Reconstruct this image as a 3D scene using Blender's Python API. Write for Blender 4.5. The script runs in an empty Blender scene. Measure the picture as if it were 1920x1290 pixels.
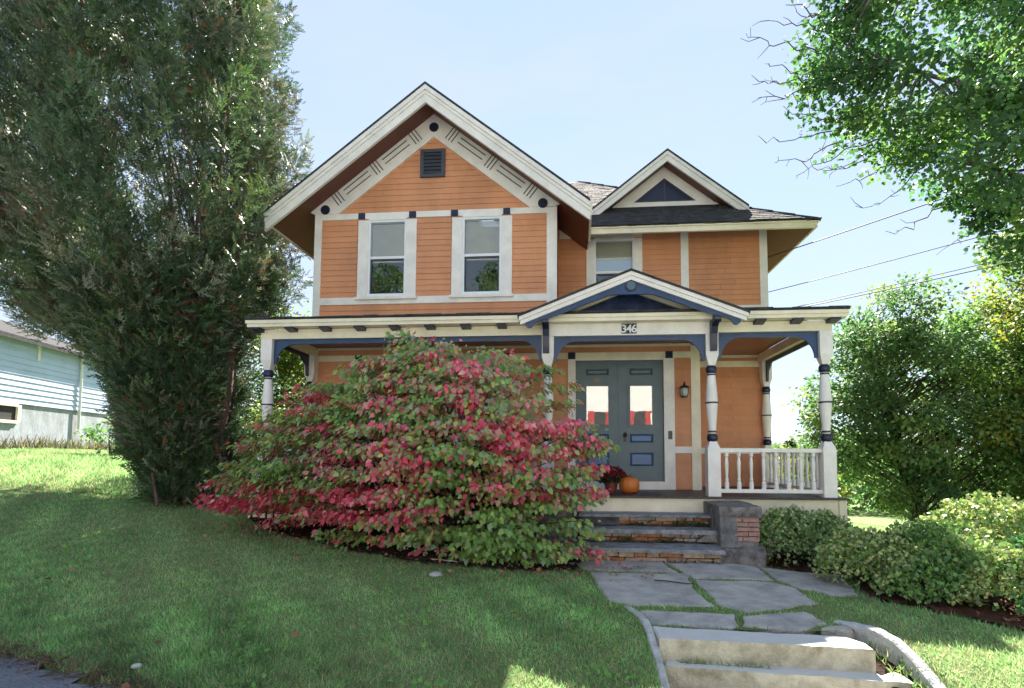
import bpy, math, random
import numpy as np
from math import radians, sin, cos, pi, sqrt, tan
from mathutils import Vector, Matrix

S = bpy.context.scene
COL = S.collection
random.seed(5)

# ------------------------------------------------------------------ camera
cam_d = bpy.data.cameras.new('camera')
cam = bpy.data.objects.new('camera', cam_d)
COL.objects.link(cam)
cam_d.sensor_width = 36.0
cam_d.lens = 36.0 * 1000 / 1920
cam_d.shift_x = -36 / 1920
cam_d.shift_y = 146 / 1920
cam_d.clip_start = 0.05
cam_d.clip_end = 3000
cam.matrix_world = (Matrix.Translation((0, 0, 1.5)) @ Matrix.Rotation(radians(4.9), 4, 'Z')
                    @ Matrix.Rotation(pi / 2 + radians(3.7), 4, 'X') @ Matrix.Rotation(0.004, 4, 'Z'))
S.camera = cam

# ------------------------------------------------------------------ sky + sun
SUN_EL, SUN_AZ = 47.7, 8.3          # azimuth measured from +Y (behind the house) towards +X
W = bpy.data.worlds.new('World')
S.world = W
W.use_nodes = True
wn, wl = W.node_tree.nodes, W.node_tree.links
wn.clear()
sky = wn.new('ShaderNodeTexSky')
sky.sky_type = 'NISHITA'
sky.sun_disc = False
sky.sun_elevation = radians(SUN_EL)
sky.sun_rotation = radians(SUN_AZ)
sky.altitude = 300
sky.air_density = 1.0
sky.dust_density = 0.0
sky.ozone_density = 1.5
bg = wn.new('ShaderNodeBackground')
bg.inputs[1].default_value = 0.100
wout = wn.new('ShaderNodeOutputWorld')
# gamma curve evens the whole dome out: the same compression for every direction
gm = wn.new('ShaderNodeGamma')
gm.inputs[1].default_value = 0.33
wl.new(sky.outputs[0], gm.inputs[0])
tn = wn.new('ShaderNodeMix'); tn.data_type = 'RGBA'; tn.blend_type = 'MULTIPLY'
tn.inputs[0].default_value = 1.0
tn.inputs[7].default_value = (0.89, 0.97, 1.12, 1)
wl.new(gm.outputs[0], tn.inputs[6])
# faint wisps of high cloud over the whole dome
wtc = wn.new('ShaderNodeTexCoord'); wmp = wn.new('ShaderNodeMapping'); wmp.inputs['Scale'].default_value = (1.2, 2.2, 5.0); wmp.inputs['Rotation'].default_value = (0.2, 0.1, 0.6)
wnz = wn.new('ShaderNodeTexNoise'); wnz.inputs['Scale'].default_value = 1.6; wnz.inputs['Detail'].default_value = 7; wnz.inputs['Roughness'].default_value = 0.6
wl.new(wtc.outputs['Generated'], wmp.inputs[0]); wl.new(wmp.outputs[0], wnz.inputs['Vector'])
wmr = wn.new('ShaderNodeMapRange'); wmr.inputs[1].default_value = 0.42; wmr.inputs[2].default_value = 0.8; wmr.inputs[4].default_value = 0.40
wl.new(wnz.outputs[0], wmr.inputs[0])
wmx = wn.new('ShaderNodeMix'); wmx.data_type = 'RGBA'; wmx.inputs[7].default_value = (1.42, 1.45, 1.50, 1)
wl.new(wmr.outputs[0], wmx.inputs[0]); wl.new(tn.outputs[2], wmx.inputs[6]); wl.new(wmx.outputs[2], bg.inputs[0])
wl.new(bg.outputs[0], wout.inputs[0])

sd = bpy.data.lights.new('sun', 'SUN')
sd.energy = 3.4
sd.angle = radians(0.53)
sd.color = (1.0, 0.93, 0.82)
sun = bpy.data.objects.new('sun', sd)
COL.objects.link(sun)
to_sun = Vector((sin(radians(SUN_AZ)) * cos(radians(SUN_EL)), cos(radians(SUN_AZ)) * cos(radians(SUN_EL)), sin(radians(SUN_EL))))
sun.rotation_euler = to_sun.to_track_quat('Z', 'Y').to_euler()
sun.location = (8, 30, 30)

vs = S.view_settings
vs.view_transform = 'Standard'
vs.look = 'None'
vs.exposure = 2.62
vs.gamma = 1.0
vs.use_curve_mapping = False
S.cycles.max_bounces = 8
S.cycles.transparent_max_bounces = 12
S.cycles.sample_clamp_indirect = 8

# ------------------------------------------------------------------ materials
def nodes(name):
    m = bpy.data.materials.new(name)
    m.use_nodes = True
    n, l = m.node_tree.nodes, m.node_tree.links
    return m, n, l, n['Principled BSDF']

def mat(name, col, rough=0.6, var=0.12, scale=3.0, bump=0.0, bscale=40.0, col2=None, spec=0.5, streak=None, metallic=0.0, pv=0.0):
    """painted / mineral surface: base colour broken up by object-space noise, optional second colour and fine relief"""
    m, n, l, b = nodes(name)
    tc = n.new('ShaderNodeNewGeometry')
    mp = n.new('ShaderNodeMapping')
    if streak: mp.inputs['Scale'].default_value = streak
    l.new(tc.outputs['Position'], mp.inputs[0])
    nz = n.new('ShaderNodeTexNoise')
    nz.inputs['Scale'].default_value = scale
    nz.inputs['Detail'].default_value = 8
    nz.inputs['Roughness'].default_value = 0.65
    l.new(mp.outputs[0], nz.inputs['Vector'])
    mx = n.new('ShaderNodeMix'); mx.data_type = 'RGBA'
    c2 = col2 or tuple(c * (1 - 2.2 * var) for c in col)
    c1 = col if col2 else tuple(min(1, c * (1 + 0.6 * var)) for c in col)
    mx.inputs[6].default_value = (*c1, 1)
    mx.inputs[7].default_value = (*c2, 1)
    rmp = n.new('ShaderNodeMapRange')
    rmp.inputs[1].default_value = 0.38
    rmp.inputs[2].default_value = 0.68
    l.new(nz.outputs[0], rmp.inputs[0])
    l.new(rmp.outputs[0], mx.inputs[0])
    oi = n.new('ShaderNodeObjectInfo')
    ov = n.new('ShaderNodeMapRange'); ov.inputs[3].default_value = 1 - pv; ov.inputs[4].default_value = 1 + pv
    l.new(oi.outputs['Random'], ov.inputs[0])
    hv = n.new('ShaderNodeHueSaturation'); l.new(ov.outputs[0], hv.inputs['Value']); l.new(mx.outputs[2], hv.inputs['Color'])
    l.new(hv.outputs[0], b.inputs['Base Color'])
    b.inputs['Roughness'].default_value = rough
    b.inputs['Specular IOR Level'].default_value = spec
    b.inputs['Metallic'].default_value = metallic
    if bump:
        n2 = n.new('ShaderNodeTexNoise')
        n2.inputs['Scale'].default_value = bscale
        n2.inputs['Detail'].default_value = 6
        l.new(mp.outputs[0], n2.inputs['Vector'])
        bp = n.new('ShaderNodeBump')
        bp.inputs['Strength'].default_value = bump
        bp.inputs['Distance'].default_value = 0.02
        l.new(n2.outputs[0], bp.inputs['Height'])
        l.new(bp.outputs[0], b.inputs['Normal'])
    return m

def leaf_mat(name, trans=0.35, rough=0.5, spec=0.3):
    m, n, l, b = nodes(name)
    at = n.new('ShaderNodeAttribute'); at.attribute_name = 'tint'
    l.new(at.outputs['Color'], b.inputs['Base Color'])
    b.inputs['Roughness'].default_value = rough
    b.inputs['Specular IOR Level'].default_value = spec
    tr = n.new('ShaderNodeBsdfTranslucent')
    hs = n.new('ShaderNodeHueSaturation')
    hs.inputs['Saturation'].default_value = 1.1
    hs.inputs['Value'].default_value = 1.5
    l.new(at.outputs['Color'], hs.inputs['Color'])
    l.new(hs.outputs[0], tr.inputs['Color'])
    ms = n.new('ShaderNodeMixShader')
    ms.inputs[0].default_value = trans
    l.new(b.outputs[0], ms.inputs[1]); l.new(tr.outputs[0], ms.inputs[2])
    l.new(ms.outputs[0], n['Material Output'].inputs[0])
    return m

def glass_mat(name, refl=0.10, tint=(0.85, 0.9, 0.92), wav=0.004):
    m, n, l, b = nodes(name)
    n.remove(b)
    tr = n.new('ShaderNodeBsdfTransparent'); tr.inputs[0].default_value = (*tint, 1)
    gl = n.new('ShaderNodeBsdfGlossy'); gl.inputs['Roughness'].default_value = 0.0
    fr = n.new('ShaderNodeFresnel'); fr.inputs[0].default_value = 1.5
    mr = n.new('ShaderNodeMapRange')
    mr.inputs[1].default_value = 0.04; mr.inputs[2].default_value = 1.0
    mr.inputs[3].default_value = refl; mr.inputs[4].default_value = 1.0
    l.new(fr.outputs[0], mr.inputs[0])
    nz = n.new('ShaderNodeTexNoise'); nz.inputs['Scale'].default_value = 3.0
    tc = n.new('ShaderNodeTexCoord'); l.new(tc.outputs['Object'], nz.inputs['Vector'])
    bp = n.new('ShaderNodeBump'); bp.inputs['Distance'].default_value = wav; bp.inputs['Strength'].default_value = 0.6
    l.new(nz.outputs[0], bp.inputs['Height']); l.new(bp.outputs[0], gl.inputs['Normal'])
    ms = n.new('ShaderNodeMixShader')
    l.new(mr.outputs[0], ms.inputs[0]); l.new(tr.outputs[0], ms.inputs[1]); l.new(gl.outputs[0], ms.inputs[2])
    l.new(ms.outputs[0], n['Material Output'].inputs[0])
    return m

def ground_mat(name, c1, c2, c3, s1=0.6, s2=14.0, bump=0.5):
    m, n, l, b = nodes(name)
    tc = n.new('ShaderNodeTexCoord')
    a = n.new('ShaderNodeTexNoise'); a.inputs['Scale'].default_value = s1; a.inputs['Detail'].default_value = 5
    d = n.new('ShaderNodeTexNoise'); d.inputs['Scale'].default_value = s2; d.inputs['Detail'].default_value = 8; d.inputs['Roughness'].default_value = 0.7
    l.new(tc.outputs['Object'], a.inputs['Vector']); l.new(tc.outputs['Object'], d.inputs['Vector'])
    m1 = n.new('ShaderNodeMix'); m1.data_type = 'RGBA'
    m1.inputs[6].default_value = (*c1, 1); m1.inputs[7].default_value = (*c2, 1)
    r1 = n.new('ShaderNodeMapRange'); r1.inputs[1].default_value = 0.4; r1.inputs[2].default_value = 0.62
    l.new(a.outputs[0], r1.inputs[0]); l.new(r1.outputs[0], m1.inputs[0])
    m2 = n.new('ShaderNodeMix'); m2.data_type = 'RGBA'
    m2.inputs[7].default_value = (*c3, 1)
    r2 = n.new('ShaderNodeMapRange'); r2.inputs[1].default_value = 0.45; r2.inputs[2].default_value = 0.7
    l.new(d.outputs[0], r2.inputs[0]); l.new(r2.outputs[0], m2.inputs[0]); l.new(m1.outputs[2], m2.inputs[6])
    l.new(m2.outputs[2], b.inputs['Base Color'])
    b.inputs['Roughness'].default_value = 0.9
    b.inputs['Specular IOR Level'].default_value = 0.15
    bp = n.new('ShaderNodeBump'); bp.inputs['Strength'].default_value = bump; bp.inputs['Distance'].default_value = 0.03
    l.new(d.outputs[0], bp.inputs['Height']); l.new(bp.outputs[0], b.inputs['Normal'])
    return m

M = {}
M['orange'] = mat('orange_paint', (0.66, 0.298, 0.155), 0.5, 0.10, 1.3, 0.06, 60, spec=0.3, streak=(1, 1, .45), pv=.045)
M['trim'] = mat('white_trim_paint', (0.85, 0.80, 0.76), 0.45, 0.075, 2.5, 0.04, 50)
M['cream'] = mat('cream_trim_paint', (0.84, 0.76, 0.59), 0.45, 0.075, 2.5, 0.04, 50)
M['sash'] = mat('white_vinyl_sash', (0.80, 0.82, 0.85), 0.35, 0.02)
M['navy'] = mat('navy_paint', (0.012, 0.017, 0.05), 0.35, 0.1)
M['blue'] = mat('blue_paint', (0.022, 0.058, 0.15), 0.35, 0.12, 4.0)
M['shingle_blue'] = mat('blue_scale_shingle_paint', (0.022, 0.04, 0.12), 0.4, 0.25, 6.0)
M['teal'] = mat('teal_door_paint', (0.075, 0.13, 0.16), 0.4, 0.08, 3.0)
M['panelblue'] = mat('blue_door_panel_paint', (0.05, 0.13, 0.30), 0.35, 0.08)
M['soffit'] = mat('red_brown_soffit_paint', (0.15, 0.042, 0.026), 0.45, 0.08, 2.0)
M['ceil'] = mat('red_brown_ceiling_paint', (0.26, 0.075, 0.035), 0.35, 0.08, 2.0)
M['roof'] = mat('asphalt_shingle', (0.060, 0.058, 0.062), 0.85, 0.25, 5.0, 0.8, 90, spec=0.25)
M['roof2'] = mat('weathered_shingle', (0.065, 0.064, 0.068), 0.85, 0.3, 8.0, 0.8, 90, spec=0.25)
M['deck'] = mat('dark_deck_paint', (0.055, 0.045, 0.045), 0.5, 0.15, 4.0)
M['dark'] = mat('dark_interior', (0.03, 0.03, 0.035), 0.9)
M['vent'] = mat('slate_vent_paint', (0.055, 0.06, 0.08), 0.5, 0.08)
M['foundation'] = mat('foundation_stone', (0.22, 0.21, 0.20), 0.9, 0.25, 3.0, 0.8, 20)
M['blind'] = mat('ivory_blind', (0.85, 0.80, 0.66), 0.6, 0.05)
M['blind2'] = mat('grey_green_blind', (0.30, 0.34, 0.31), 0.6, 0.05)
M['pale_sheet'] = mat('pale_blue_fill', (0.62, 0.72, 0.85), 0.6, 0.03)
M['black'] = mat('black_metal', (0.012, 0.012, 0.014), 0.4, 0.1)
M['plastic'] = mat('black_plastic', (0.015, 0.016, 0.018), 0.3, 0.05)
M['lampglass'] = mat('frosted_lamp_glass', (0.55, 0.56, 0.54), 0.3, 0.05)
M['brass'] = mat('aged_brass', (0.16, 0.12, 0.08), 0.4, 0.2, metallic=0.6)
M['glass'] = glass_mat('window_glass', 0.085, (.93, .95, .96))
M['mirror'] = glass_mat('door_glass', 0.20, (0.9, 0.9, 0.9), 0.0015)
M['slate'] = mat('bluestone_tread', (0.30, 0.305, 0.325), 0.75, 0.3, 9.0, 0.8, 25, col2=(0.11, 0.115, 0.13))
M['flag'] = mat('flagstone', (0.47, 0.445, 0.42), 0.8, 0.2, 4.0, 0.8, 30, col2=(0.25, 0.24, 0.235), pv=.10)
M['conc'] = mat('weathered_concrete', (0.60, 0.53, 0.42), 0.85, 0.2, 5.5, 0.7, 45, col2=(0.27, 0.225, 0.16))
M['conc2'] = mat('limed_concrete', (0.56, 0.56, 0.55), 0.85, 0.2, 6.0, 0.6, 45, col2=(0.30, 0.295, 0.28))
def sky_lit_tops(m):
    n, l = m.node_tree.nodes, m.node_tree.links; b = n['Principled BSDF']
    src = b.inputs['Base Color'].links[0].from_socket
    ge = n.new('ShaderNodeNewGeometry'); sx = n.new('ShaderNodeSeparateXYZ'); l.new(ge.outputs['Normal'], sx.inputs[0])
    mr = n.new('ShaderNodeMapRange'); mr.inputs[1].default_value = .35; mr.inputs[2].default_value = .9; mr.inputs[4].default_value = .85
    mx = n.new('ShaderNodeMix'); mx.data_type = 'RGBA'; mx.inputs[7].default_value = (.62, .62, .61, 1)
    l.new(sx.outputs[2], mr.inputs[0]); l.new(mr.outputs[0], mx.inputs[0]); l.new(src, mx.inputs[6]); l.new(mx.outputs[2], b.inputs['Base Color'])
sky_lit_tops(M['conc'])      # sky brightness and lime bloom painted on upward faces, stained risers
M['cement'] = mat('stained_cement', (0.25, 0.225, 0.215), 0.9, 0.3, 7.0, 1.0, 20, col2=(0.045, 0.04, 0.045))
M['cement2'] = mat('pale_cement', (0.22, 0.215, 0.215), 0.9, 0.3, 6.0, 0.9, 22, col2=(0.075, 0.07, 0.075))
M['brick'] = mat('pink_brick', (0.46, 0.27, 0.22), 0.9, 0.25, 14.0, 0.7, 40, col2=(0.30, 0.17, 0.14), pv=.15)
M['mortar'] = mat('mortar', (0.16, 0.13, 0.12), 0.95, 0.3, 12.0, 0.8, 40)
STONES = [mat('rust_stone', (0.46, 0.21, 0.09), 0.9, 0.3, 14, 0.8, 30, col2=(0.24, 0.10, 0.055), pv=.22),
          mat('tan_stone', (0.46, 0.35, 0.25), 0.9, 0.3, 14, 0.8, 30, col2=(0.25, 0.18, 0.13), pv=.22),
          mat('grey_stone', (0.34, 0.32, 0.30), 0.9, 0.3, 14, 0.8, 30, col2=(0.16, 0.15, 0.145), pv=.22),
          mat('rose_stone', (0.46, 0.30, 0.24), 0.9, 0.3, 14, 0.8, 30, col2=(0.27, 0.16, 0.13), pv=.22)]
M['darkstone'] = mat('dark_stone', (0.085, 0.085, 0.095), 0.9, 0.3, 8, 0.8, 30)
M['bark'] = mat('bark', (0.13, 0.095, 0.07), 0.95, 0.3, 6.0, 1.0, 25, col2=(0.05, 0.035, 0.028), streak=(4, 4, 0.7))
M['yewbark'] = mat('yew_bark', (0.17, 0.10, 0.075), 0.95, 0.3, 6.0, 1.0, 25, col2=(0.06, 0.04, 0.032), streak=(5, 5, 0.6))
M['twig'] = mat('grey_twig', (0.16, 0.14, 0.125), 0.9, 0.2, 8)
M['stem'] = mat('dark_stem', (0.045, 0.035, 0.03), 0.9, 0.2, 8)
M['leaf'] = leaf_mat('broad_leaf', 0.46)
M['redleaf'] = leaf_mat('autumn_leaf', 0.30, 0.5, 0.4)
M['yewleaf'] = leaf_mat('yew_needle', 0.18, 0.45, 0.5)
M['gloss'] = leaf_mat('glossy_leaf', 0.22, 0.35, 0.5)
M['grass'] = leaf_mat('grass_blade', 0.42, 0.7, 0.15)
M['dry'] = leaf_mat('dry_leaf', 0.2, 0.8)
M['berry'] = mat('red_berry', (0.50, 0.06, 0.035), 0.4, 0.1)
M['lawn'] = ground_mat('lawn_ground', (0.11, 0.20, 0.06), (0.15, 0.23, 0.075), (0.17, 0.15, 0.085))
M['far'] = ground_mat('far_ground', (0.05, 0.08, 0.025), (0.08, 0.10, 0.035), (0.10, 0.10, 0.05))
M['soil'] = ground_mat('mulch_soil', (0.030, 0.019, 0.014), (0.048, 0.029, 0.020), (0.075, 0.045, 0.030), 3.0, 40.0, 1.0)
M['redsoil'] = ground_mat('bark_mulch', (0.075, 0.030, 0.018), (0.11, 0.045, 0.025), (0.05, 0.025, 0.018), 3.0, 40.0, 1.0)
M['asphalt'] = ground_mat('asphalt', (0.22, 0.24, 0.29), (0.27, 0.285, 0.33), (0.10, 0.11, 0.14), 2.0, 60.0, 1.0)
M['drive'] = ground_mat('pale_driveway', (0.42, 0.40, 0.36), (0.46, 0.44, 0.40), (0.36, 0.34, 0.31), 1.0, 30.0, 0.3)
M['road'] = ground_mat('street_asphalt', (0.21, 0.205, 0.20), (0.24, 0.235, 0.23), (0.17, 0.165, 0.16), 1.0, 40.0, 0.4)
M['nsiding'] = mat('pale_blue_siding', (0.47, 0.56, 0.74), 0.45, 0.06, 1.0)
M['nwhite'] = mat('white_house_paint', (0.78, 0.77, 0.74), 0.6, 0.04, 1.0)
M['red'] = mat('red_shutter_paint', (0.42, 0.035, 0.03), 0.5, 0.1)
M['nfound'] = mat('grey_block_foundation', (0.36, 0.40, 0.45), 0.9, 0.2, 2.0, 0.5, 20, col2=(0.20, 0.21, 0.22), streak=(1, 1, 0.4))
M['pumpkin'] = mat('pumpkin_skin', (0.62, 0.17, 0.025), 0.45, 0.12, 5.0, 0.1, 30, streak=(1, 1, 0.4))
M['pstem'] = mat('pumpkin_stem', (0.13, 0.11, 0.045), 0.8, 0.2)
M['pot'] = mat('red_clay_pot', (0.26, 0.055, 0.035), 0.55, 0.12)
M['cable'] = mat('cable_black', (0.03, 0.03, 0.033), 0.6)
M['white'] = mat('white_number_paint', (0.80, 0.80, 0.82), 0.5, 0.02)
M['pipe'] = mat('galvanised_pipe', (0.45, 0.50, 0.60), 0.4, 0.1, metallic=0.3)
M['mossy'] = leaf_mat('moss_leaf', 0.2, 0.8)

# ------------------------------------------------------------------ mesh helpers
class MB:
    def __init__(s): s.v, s.f = [], []
    def box(s, x0, x1, y0, y1, z0, z1, jit=0.0):
        b = len(s.v)
        for z in (z0, z1):
            for x, y in ((x0, y0), (x1, y0), (x1, y1), (x0, y1)):
                s.v.append((x + random.uniform(-jit, jit), y + random.uniform(-jit, jit), z + random.uniform(-jit, jit)))
        s.hexa(b); return s
    def hexa(s, b):
        for q in ((0, 3, 2, 1), (4, 5, 6, 7), (0, 1, 5, 4), (1, 2, 6, 5), (2, 3, 7, 6), (3, 0, 4, 7)):
            s.f.append(tuple(b + i for i in q))
    def pts8(s, p):
        b = len(s.v); s.v += [tuple(q) for q in p]; s.hexa(b); return s
    def prism(s, poly, axis, lo, hi):
        """extrude a 2-D outline: axis 'Y' takes (x,z), axis 'X' takes (y,z), axis 'Z' takes (x,y)"""
        b = len(s.v); n = len(poly)
        for t in (lo, hi):
            for a, c in poly:
                s.v.append({'Y': (a, t, c), 'X': (t, a, c), 'Z': (a, c, t)}[axis])
        s.f.append(tuple(b + i for i in range(n))); s.f.append(tuple(b + n + i for i in reversed(range(n))))
        for i in range(n):
            j = (i + 1) % n
            s.f.append((b + i, b + n + i, b + n + j, b + j))
        return s
    def tube(s, pts, rad, n=6, cap=True):
        pts = [Vector(p) for p in pts]
        if not isinstance(rad, (list, tuple)): rad = [rad] * len(pts)
        b = len(s.v)
        for i, p in enumerate(pts):
            d = (pts[min(i + 1, len(pts) - 1)] - pts[max(i - 1, 0)])
            if d.length < 1e-9: d = Vector((0, 0, 1))
            d.normalize()
            up = Vector((0, 0, 1)) if abs(d.z) < 0.9 else Vector((1, 0, 0))
            u = d.cross(up).normalized(); w = u.cross(d)
            for k in range(n):
                a = 2 * pi * k / n
                s.v.append(tuple(p + (u * cos(a) + w * sin(a)) * rad[i]))
        for i in range(len(pts) - 1):
            for k in range(n):
                k2 = (k + 1) % n
                s.f.append((b + i * n + k, b + i * n + k2, b + (i + 1) * n + k2, b + (i + 1) * n + k))
        if cap:
            s.f.append(tuple(b + k for k in reversed(range(n))))
            e = b + (len(pts) - 1) * n
            s.f.append(tuple(e + k for k in range(n)))
        return s
    def lathe(s, c, prof, n=14):
        b = len(s.v)
        for r, z in prof:
            for k in range(n):
                a = 2 * pi * k / n
                s.v.append((c[0] + r * cos(a), c[1] + r * sin(a), c[2] + z))
        for i in range(len(prof) - 1):
            for k in range(n):
                k2 = (k + 1) % n
                s.f.append((b + i * n + k, b + i * n + k2, b + (i + 1) * n + k2, b + (i + 1) * n + k))
        s.f.append(tuple(b + k for k in reversed(range(n))))
        e = b + (len(prof) - 1) * n
        s.f.append(tuple(e + k for k in range(n)))
        return s
    def build(s, name, m, parent=None, smooth=False, bevel=0):
        me = bpy.data.meshes.new(name)
        me.from_pydata(s.v, [], s.f)
        me.materials.append(m)
        if smooth: me.polygons.foreach_set('use_smooth', [True] * len(me.polygons))
        me.update()
        return link(name, me, parent, bevel)

def link(name, me, parent=None, bevel=0):
    o = bpy.data.objects.new(name, me)
    COL.objects.link(o)
    if bevel:
        bv = o.modifiers.new('bevel', 'BEVEL'); bv.width = bevel; bv.segments = 2; bv.limit_method = 'ANGLE'
    if parent is not None: attach(o, parent)
    return o

def wpos(o):
    p = o.matrix_parent_inverse.to_translation() + o.location if o.parent else o.location.copy()
    return p + (wpos(o.parent) if o.parent else Vector())

def attach(o, parent):
    o.parent = parent
    o.matrix_parent_inverse = Matrix.Translation(-wpos(parent))

def tag(o, label=None, cat=None, group=None, kind=None):
    if label: o['label'] = label
    if cat: o['category'] = cat
    if group: o['group'] = group
    if kind: o['kind'] = kind
    return o

def empty(name, loc, label, cat, group=None):
    o = bpy.data.objects.new(name, None)
    o.empty_display_size = 0.2
    COL.objects.link(o)
    o.location = loc
    return tag(o, label, cat, group)

def copy_part(src, parent, delta, name=None):
    """copy one part (shared mesh), moved by delta, under parent"""
    c = src.copy(); COL.objects.link(c)
    c.location = Vector(src.location) + Vector(delta)
    attach(c, parent)
    return c

# leaf templates: (verts (x across, y along, z normal), triangles)
T_BROAD = (np.array([(0, 0, 0), (-.36, .38, .10), (.36, .38, .10), (0, .5, 0), (-.2, .75, .05), (.2, .75, .05), (0, 1, -.08)], float),
           np.array([(0, 3, 1), (0, 2, 3), (1, 3, 4), (3, 2, 5), (3, 6, 4), (3, 5, 6)]))
T_OVAL = (np.array([(0, 0, 0), (-.32, .5, .08), (.32, .5, .08), (0, 1, -.06)], float), np.array([(0, 2, 1), (1, 2, 3)]))
T_LOBED = (np.array([(0, 0, 0), (-.5, .35, .06), (-.3, .85, -.05), (0, .7, .04), (.3, .85, -.05), (.5, .35, .06)], float),
           np.array([(0, 3, 1), (1, 3, 2), (0, 5, 3), (3, 5, 4)]))
T_BLADE = (np.array([(-.045, 0, 0), (.045, 0, 0), (-.03, .55, .06), (.03, .55, .06), (0, 1, .25)], float), np.array([(0, 1, 3), (0, 3, 2), (2, 3, 4)]))
def spray_template(n=7, seed=1):
    r = np.random.default_rng(seed); v = []; f = []
    for i in range(n):
        t = i / (n - 1)
        y0 = .05 + .75 * t
        sgn = -1 if i % 2 else 1
        a = sgn * (1.0 - .75 * t) + r.normal(0, .12)
        L = .34 * (1 - .35 * t)
        d = np.array([sin(a), cos(a)]); p = np.array([-d[1], d[0]]) * .062
        o = np.array([0, y0]); zz = r.normal(0, .06)
        b = len(v)
        v += [(*(o - p), 0), (*(o + p), 0), (*(o + d * L), zz)]
        f.append((b, b + 1, b + 2))
    b = len(v)
    v += [(-.012, 0, 0), (.012, 0, 0), (0, .9, 0)]; f.append((b, b + 1, b + 2))
    return np.array(v, float), np.array(f)
T_SPRAY = spray_template()

def unit(a):
    return a / np.maximum(np.linalg.norm(a, axis=-1, keepdims=True), 1e-9)

def scatter(name, m, tpl, pos, d, nrm, size, tint, parent=None, width=1.0, tip=None):
    """one mesh of many small faces: pos/d/nrm (N,3), size (N,), tint (N,3); tip = (N,3) colour of the leaf edge"""
    tv, tf = tpl
    N, K = len(pos), len(tv)
    d = unit(d); x = unit(np.cross(d, nrm)); z = np.cross(x, d)
    sz = np.asarray(size).reshape(N, 1, 1)
    V = pos[:, None, :] + sz * (tv[None, :, 0:1] * width * x[:, None, :] + tv[None, :, 1:2] * d[:, None, :] + tv[None, :, 2:3] * z[:, None, :])
    F = (tf[None] + (np.arange(N) * K)[:, None, None]).reshape(-1, 3)
    me = bpy.data.meshes.new(name)
    me.vertices.add(N * K); me.vertices.foreach_set('co', V.reshape(-1).astype(np.float32))
    me.loops.add(F.size); me.loops.foreach_set('vertex_index', F.reshape(-1).astype(np.int32))
    me.polygons.add(len(F)); me.polygons.foreach_set('loop_start', np.arange(0, F.size, 3, dtype=np.int32))
    me.update(calc_edges=True)
    c = np.ones((N, K, 4), np.float32)
    c[:, :, :3] = np.clip(tint, 0.002, 0.9)[:, None, :]
    if tip is not None:
        edge = np.abs(tv[:, 0]) > .15
        c[:, edge, :3] = np.clip(tip, 0.002, 0.9)[:, None, :]
    a = me.attributes.new('tint', 'FLOAT_COLOR', 'POINT')
    a.data.foreach_set('color', c.reshape(-1))
    me.materials.append(m)
    return link(name, me, parent)

def vnoise(p, seed=0, freq=1.0):
    """cheap smooth noise for colour clumps, about -1..1"""
    r = np.random.default_rng(seed); out = 0
    for k in range(5):
        w = r.normal(0, 1, 3) * freq * (1 + .6 * k); ph = r.uniform(0, 6.28)
        out = out + np.sin(p @ w + ph) / (1 + .35 * k)
    return out / 2.2

def pick(rng, cols, w, N, jit=.22):
    cols = np.array(cols, float); i = rng.choice(len(cols), N, p=np.array(w) / np.sum(w))
    return cols[i] * (1 + rng.uniform(-jit, jit, (N, 1))) * (1 + rng.uniform(-.08, .08, (N, 3)))

# ------------------------------------------------------------------ terrain
CP = np.array([(-4.3, 3.8, 0), (-2, 3.6, -.08), (0, 3.9, -.20), (.3, 4.6, -.08), (.3, 5.4, 0), (.1, 7.1, .09), (2, 7.1, .09), (1.5, 5.6, .02), (1.5, 5, -.02),
               (2.7, 7.4, .02), (2.9, 5.0, .0), (2.75, 4.4, -.12), (3.0, 3.6, -.35), (4, 4.8, -.08), (5, 6, -.08), (6.7, 12, -.30), (9, 16, -.8),
               (4.5, 10, .0), (-3.5, 7.2, .27), (-6.9, 9.5, .66), (-9.8, 9, .79), (-19.5, 18, 1.72), (-19, 22, 1.55), (-8, 15, 1.0), (-12, 14, 1.3),
               (0, 14, .4), (4, 16, -.2), (-10, 5, .35), (-14, 8, .9), (1, 1, -.55), (-5, 2.5, -.10), (-8, 3, .15), (6, 2, -.75), (10, 6, -.3), (-25, 5, 1),
               (-30, 20, 2), (14, 12, -.6), (20, 25, -2), (0, 30, -.5), (-20, 40, 1), (20, 3, -1.), (40, 40, -4), (-40, 40, 1), (0, 60, -3), (60, 60, -6), (-60, 60, 0),
               (0, -6, -.6), (-20, -6, .2), (20, -6, -1.2), (0, -30, -.3), (30, -30, -1), (-30, -30, .3), (-60, 0, 1), (60, 0, -2)], float)
_d = np.linalg.norm(CP[:, None, :2] - CP[None, :, :2], axis=2)
_A = np.zeros((len(CP) + 1,) * 2); _A[:-1, :-1] = np.sqrt(_d ** 2 + .15); _A[-1, :-1] = 1; _A[:-1, -1] = 1
_w = np.linalg.solve(_A, np.append(CP[:, 2], 0))
def gz(x, y):
    x = np.asarray(x, float); y = np.asarray(y, float)
    sh = x.shape
    q = np.stack([x.ravel(), y.ravel()], 1)
    r = np.linalg.norm(q, axis=1); k = np.minimum(1, 58 / np.maximum(r, 1e-6)); q = q * k[:, None]
    ph = np.sqrt(((q[:, None] - CP[None, :, :2]) ** 2).sum(2) + .15)
    z = ph @ _w[:-1] + _w[-1]
    return z.reshape(sh)
def g1(x, y): return float(gz(np.array([x]), np.array([y]))[0])

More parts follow.
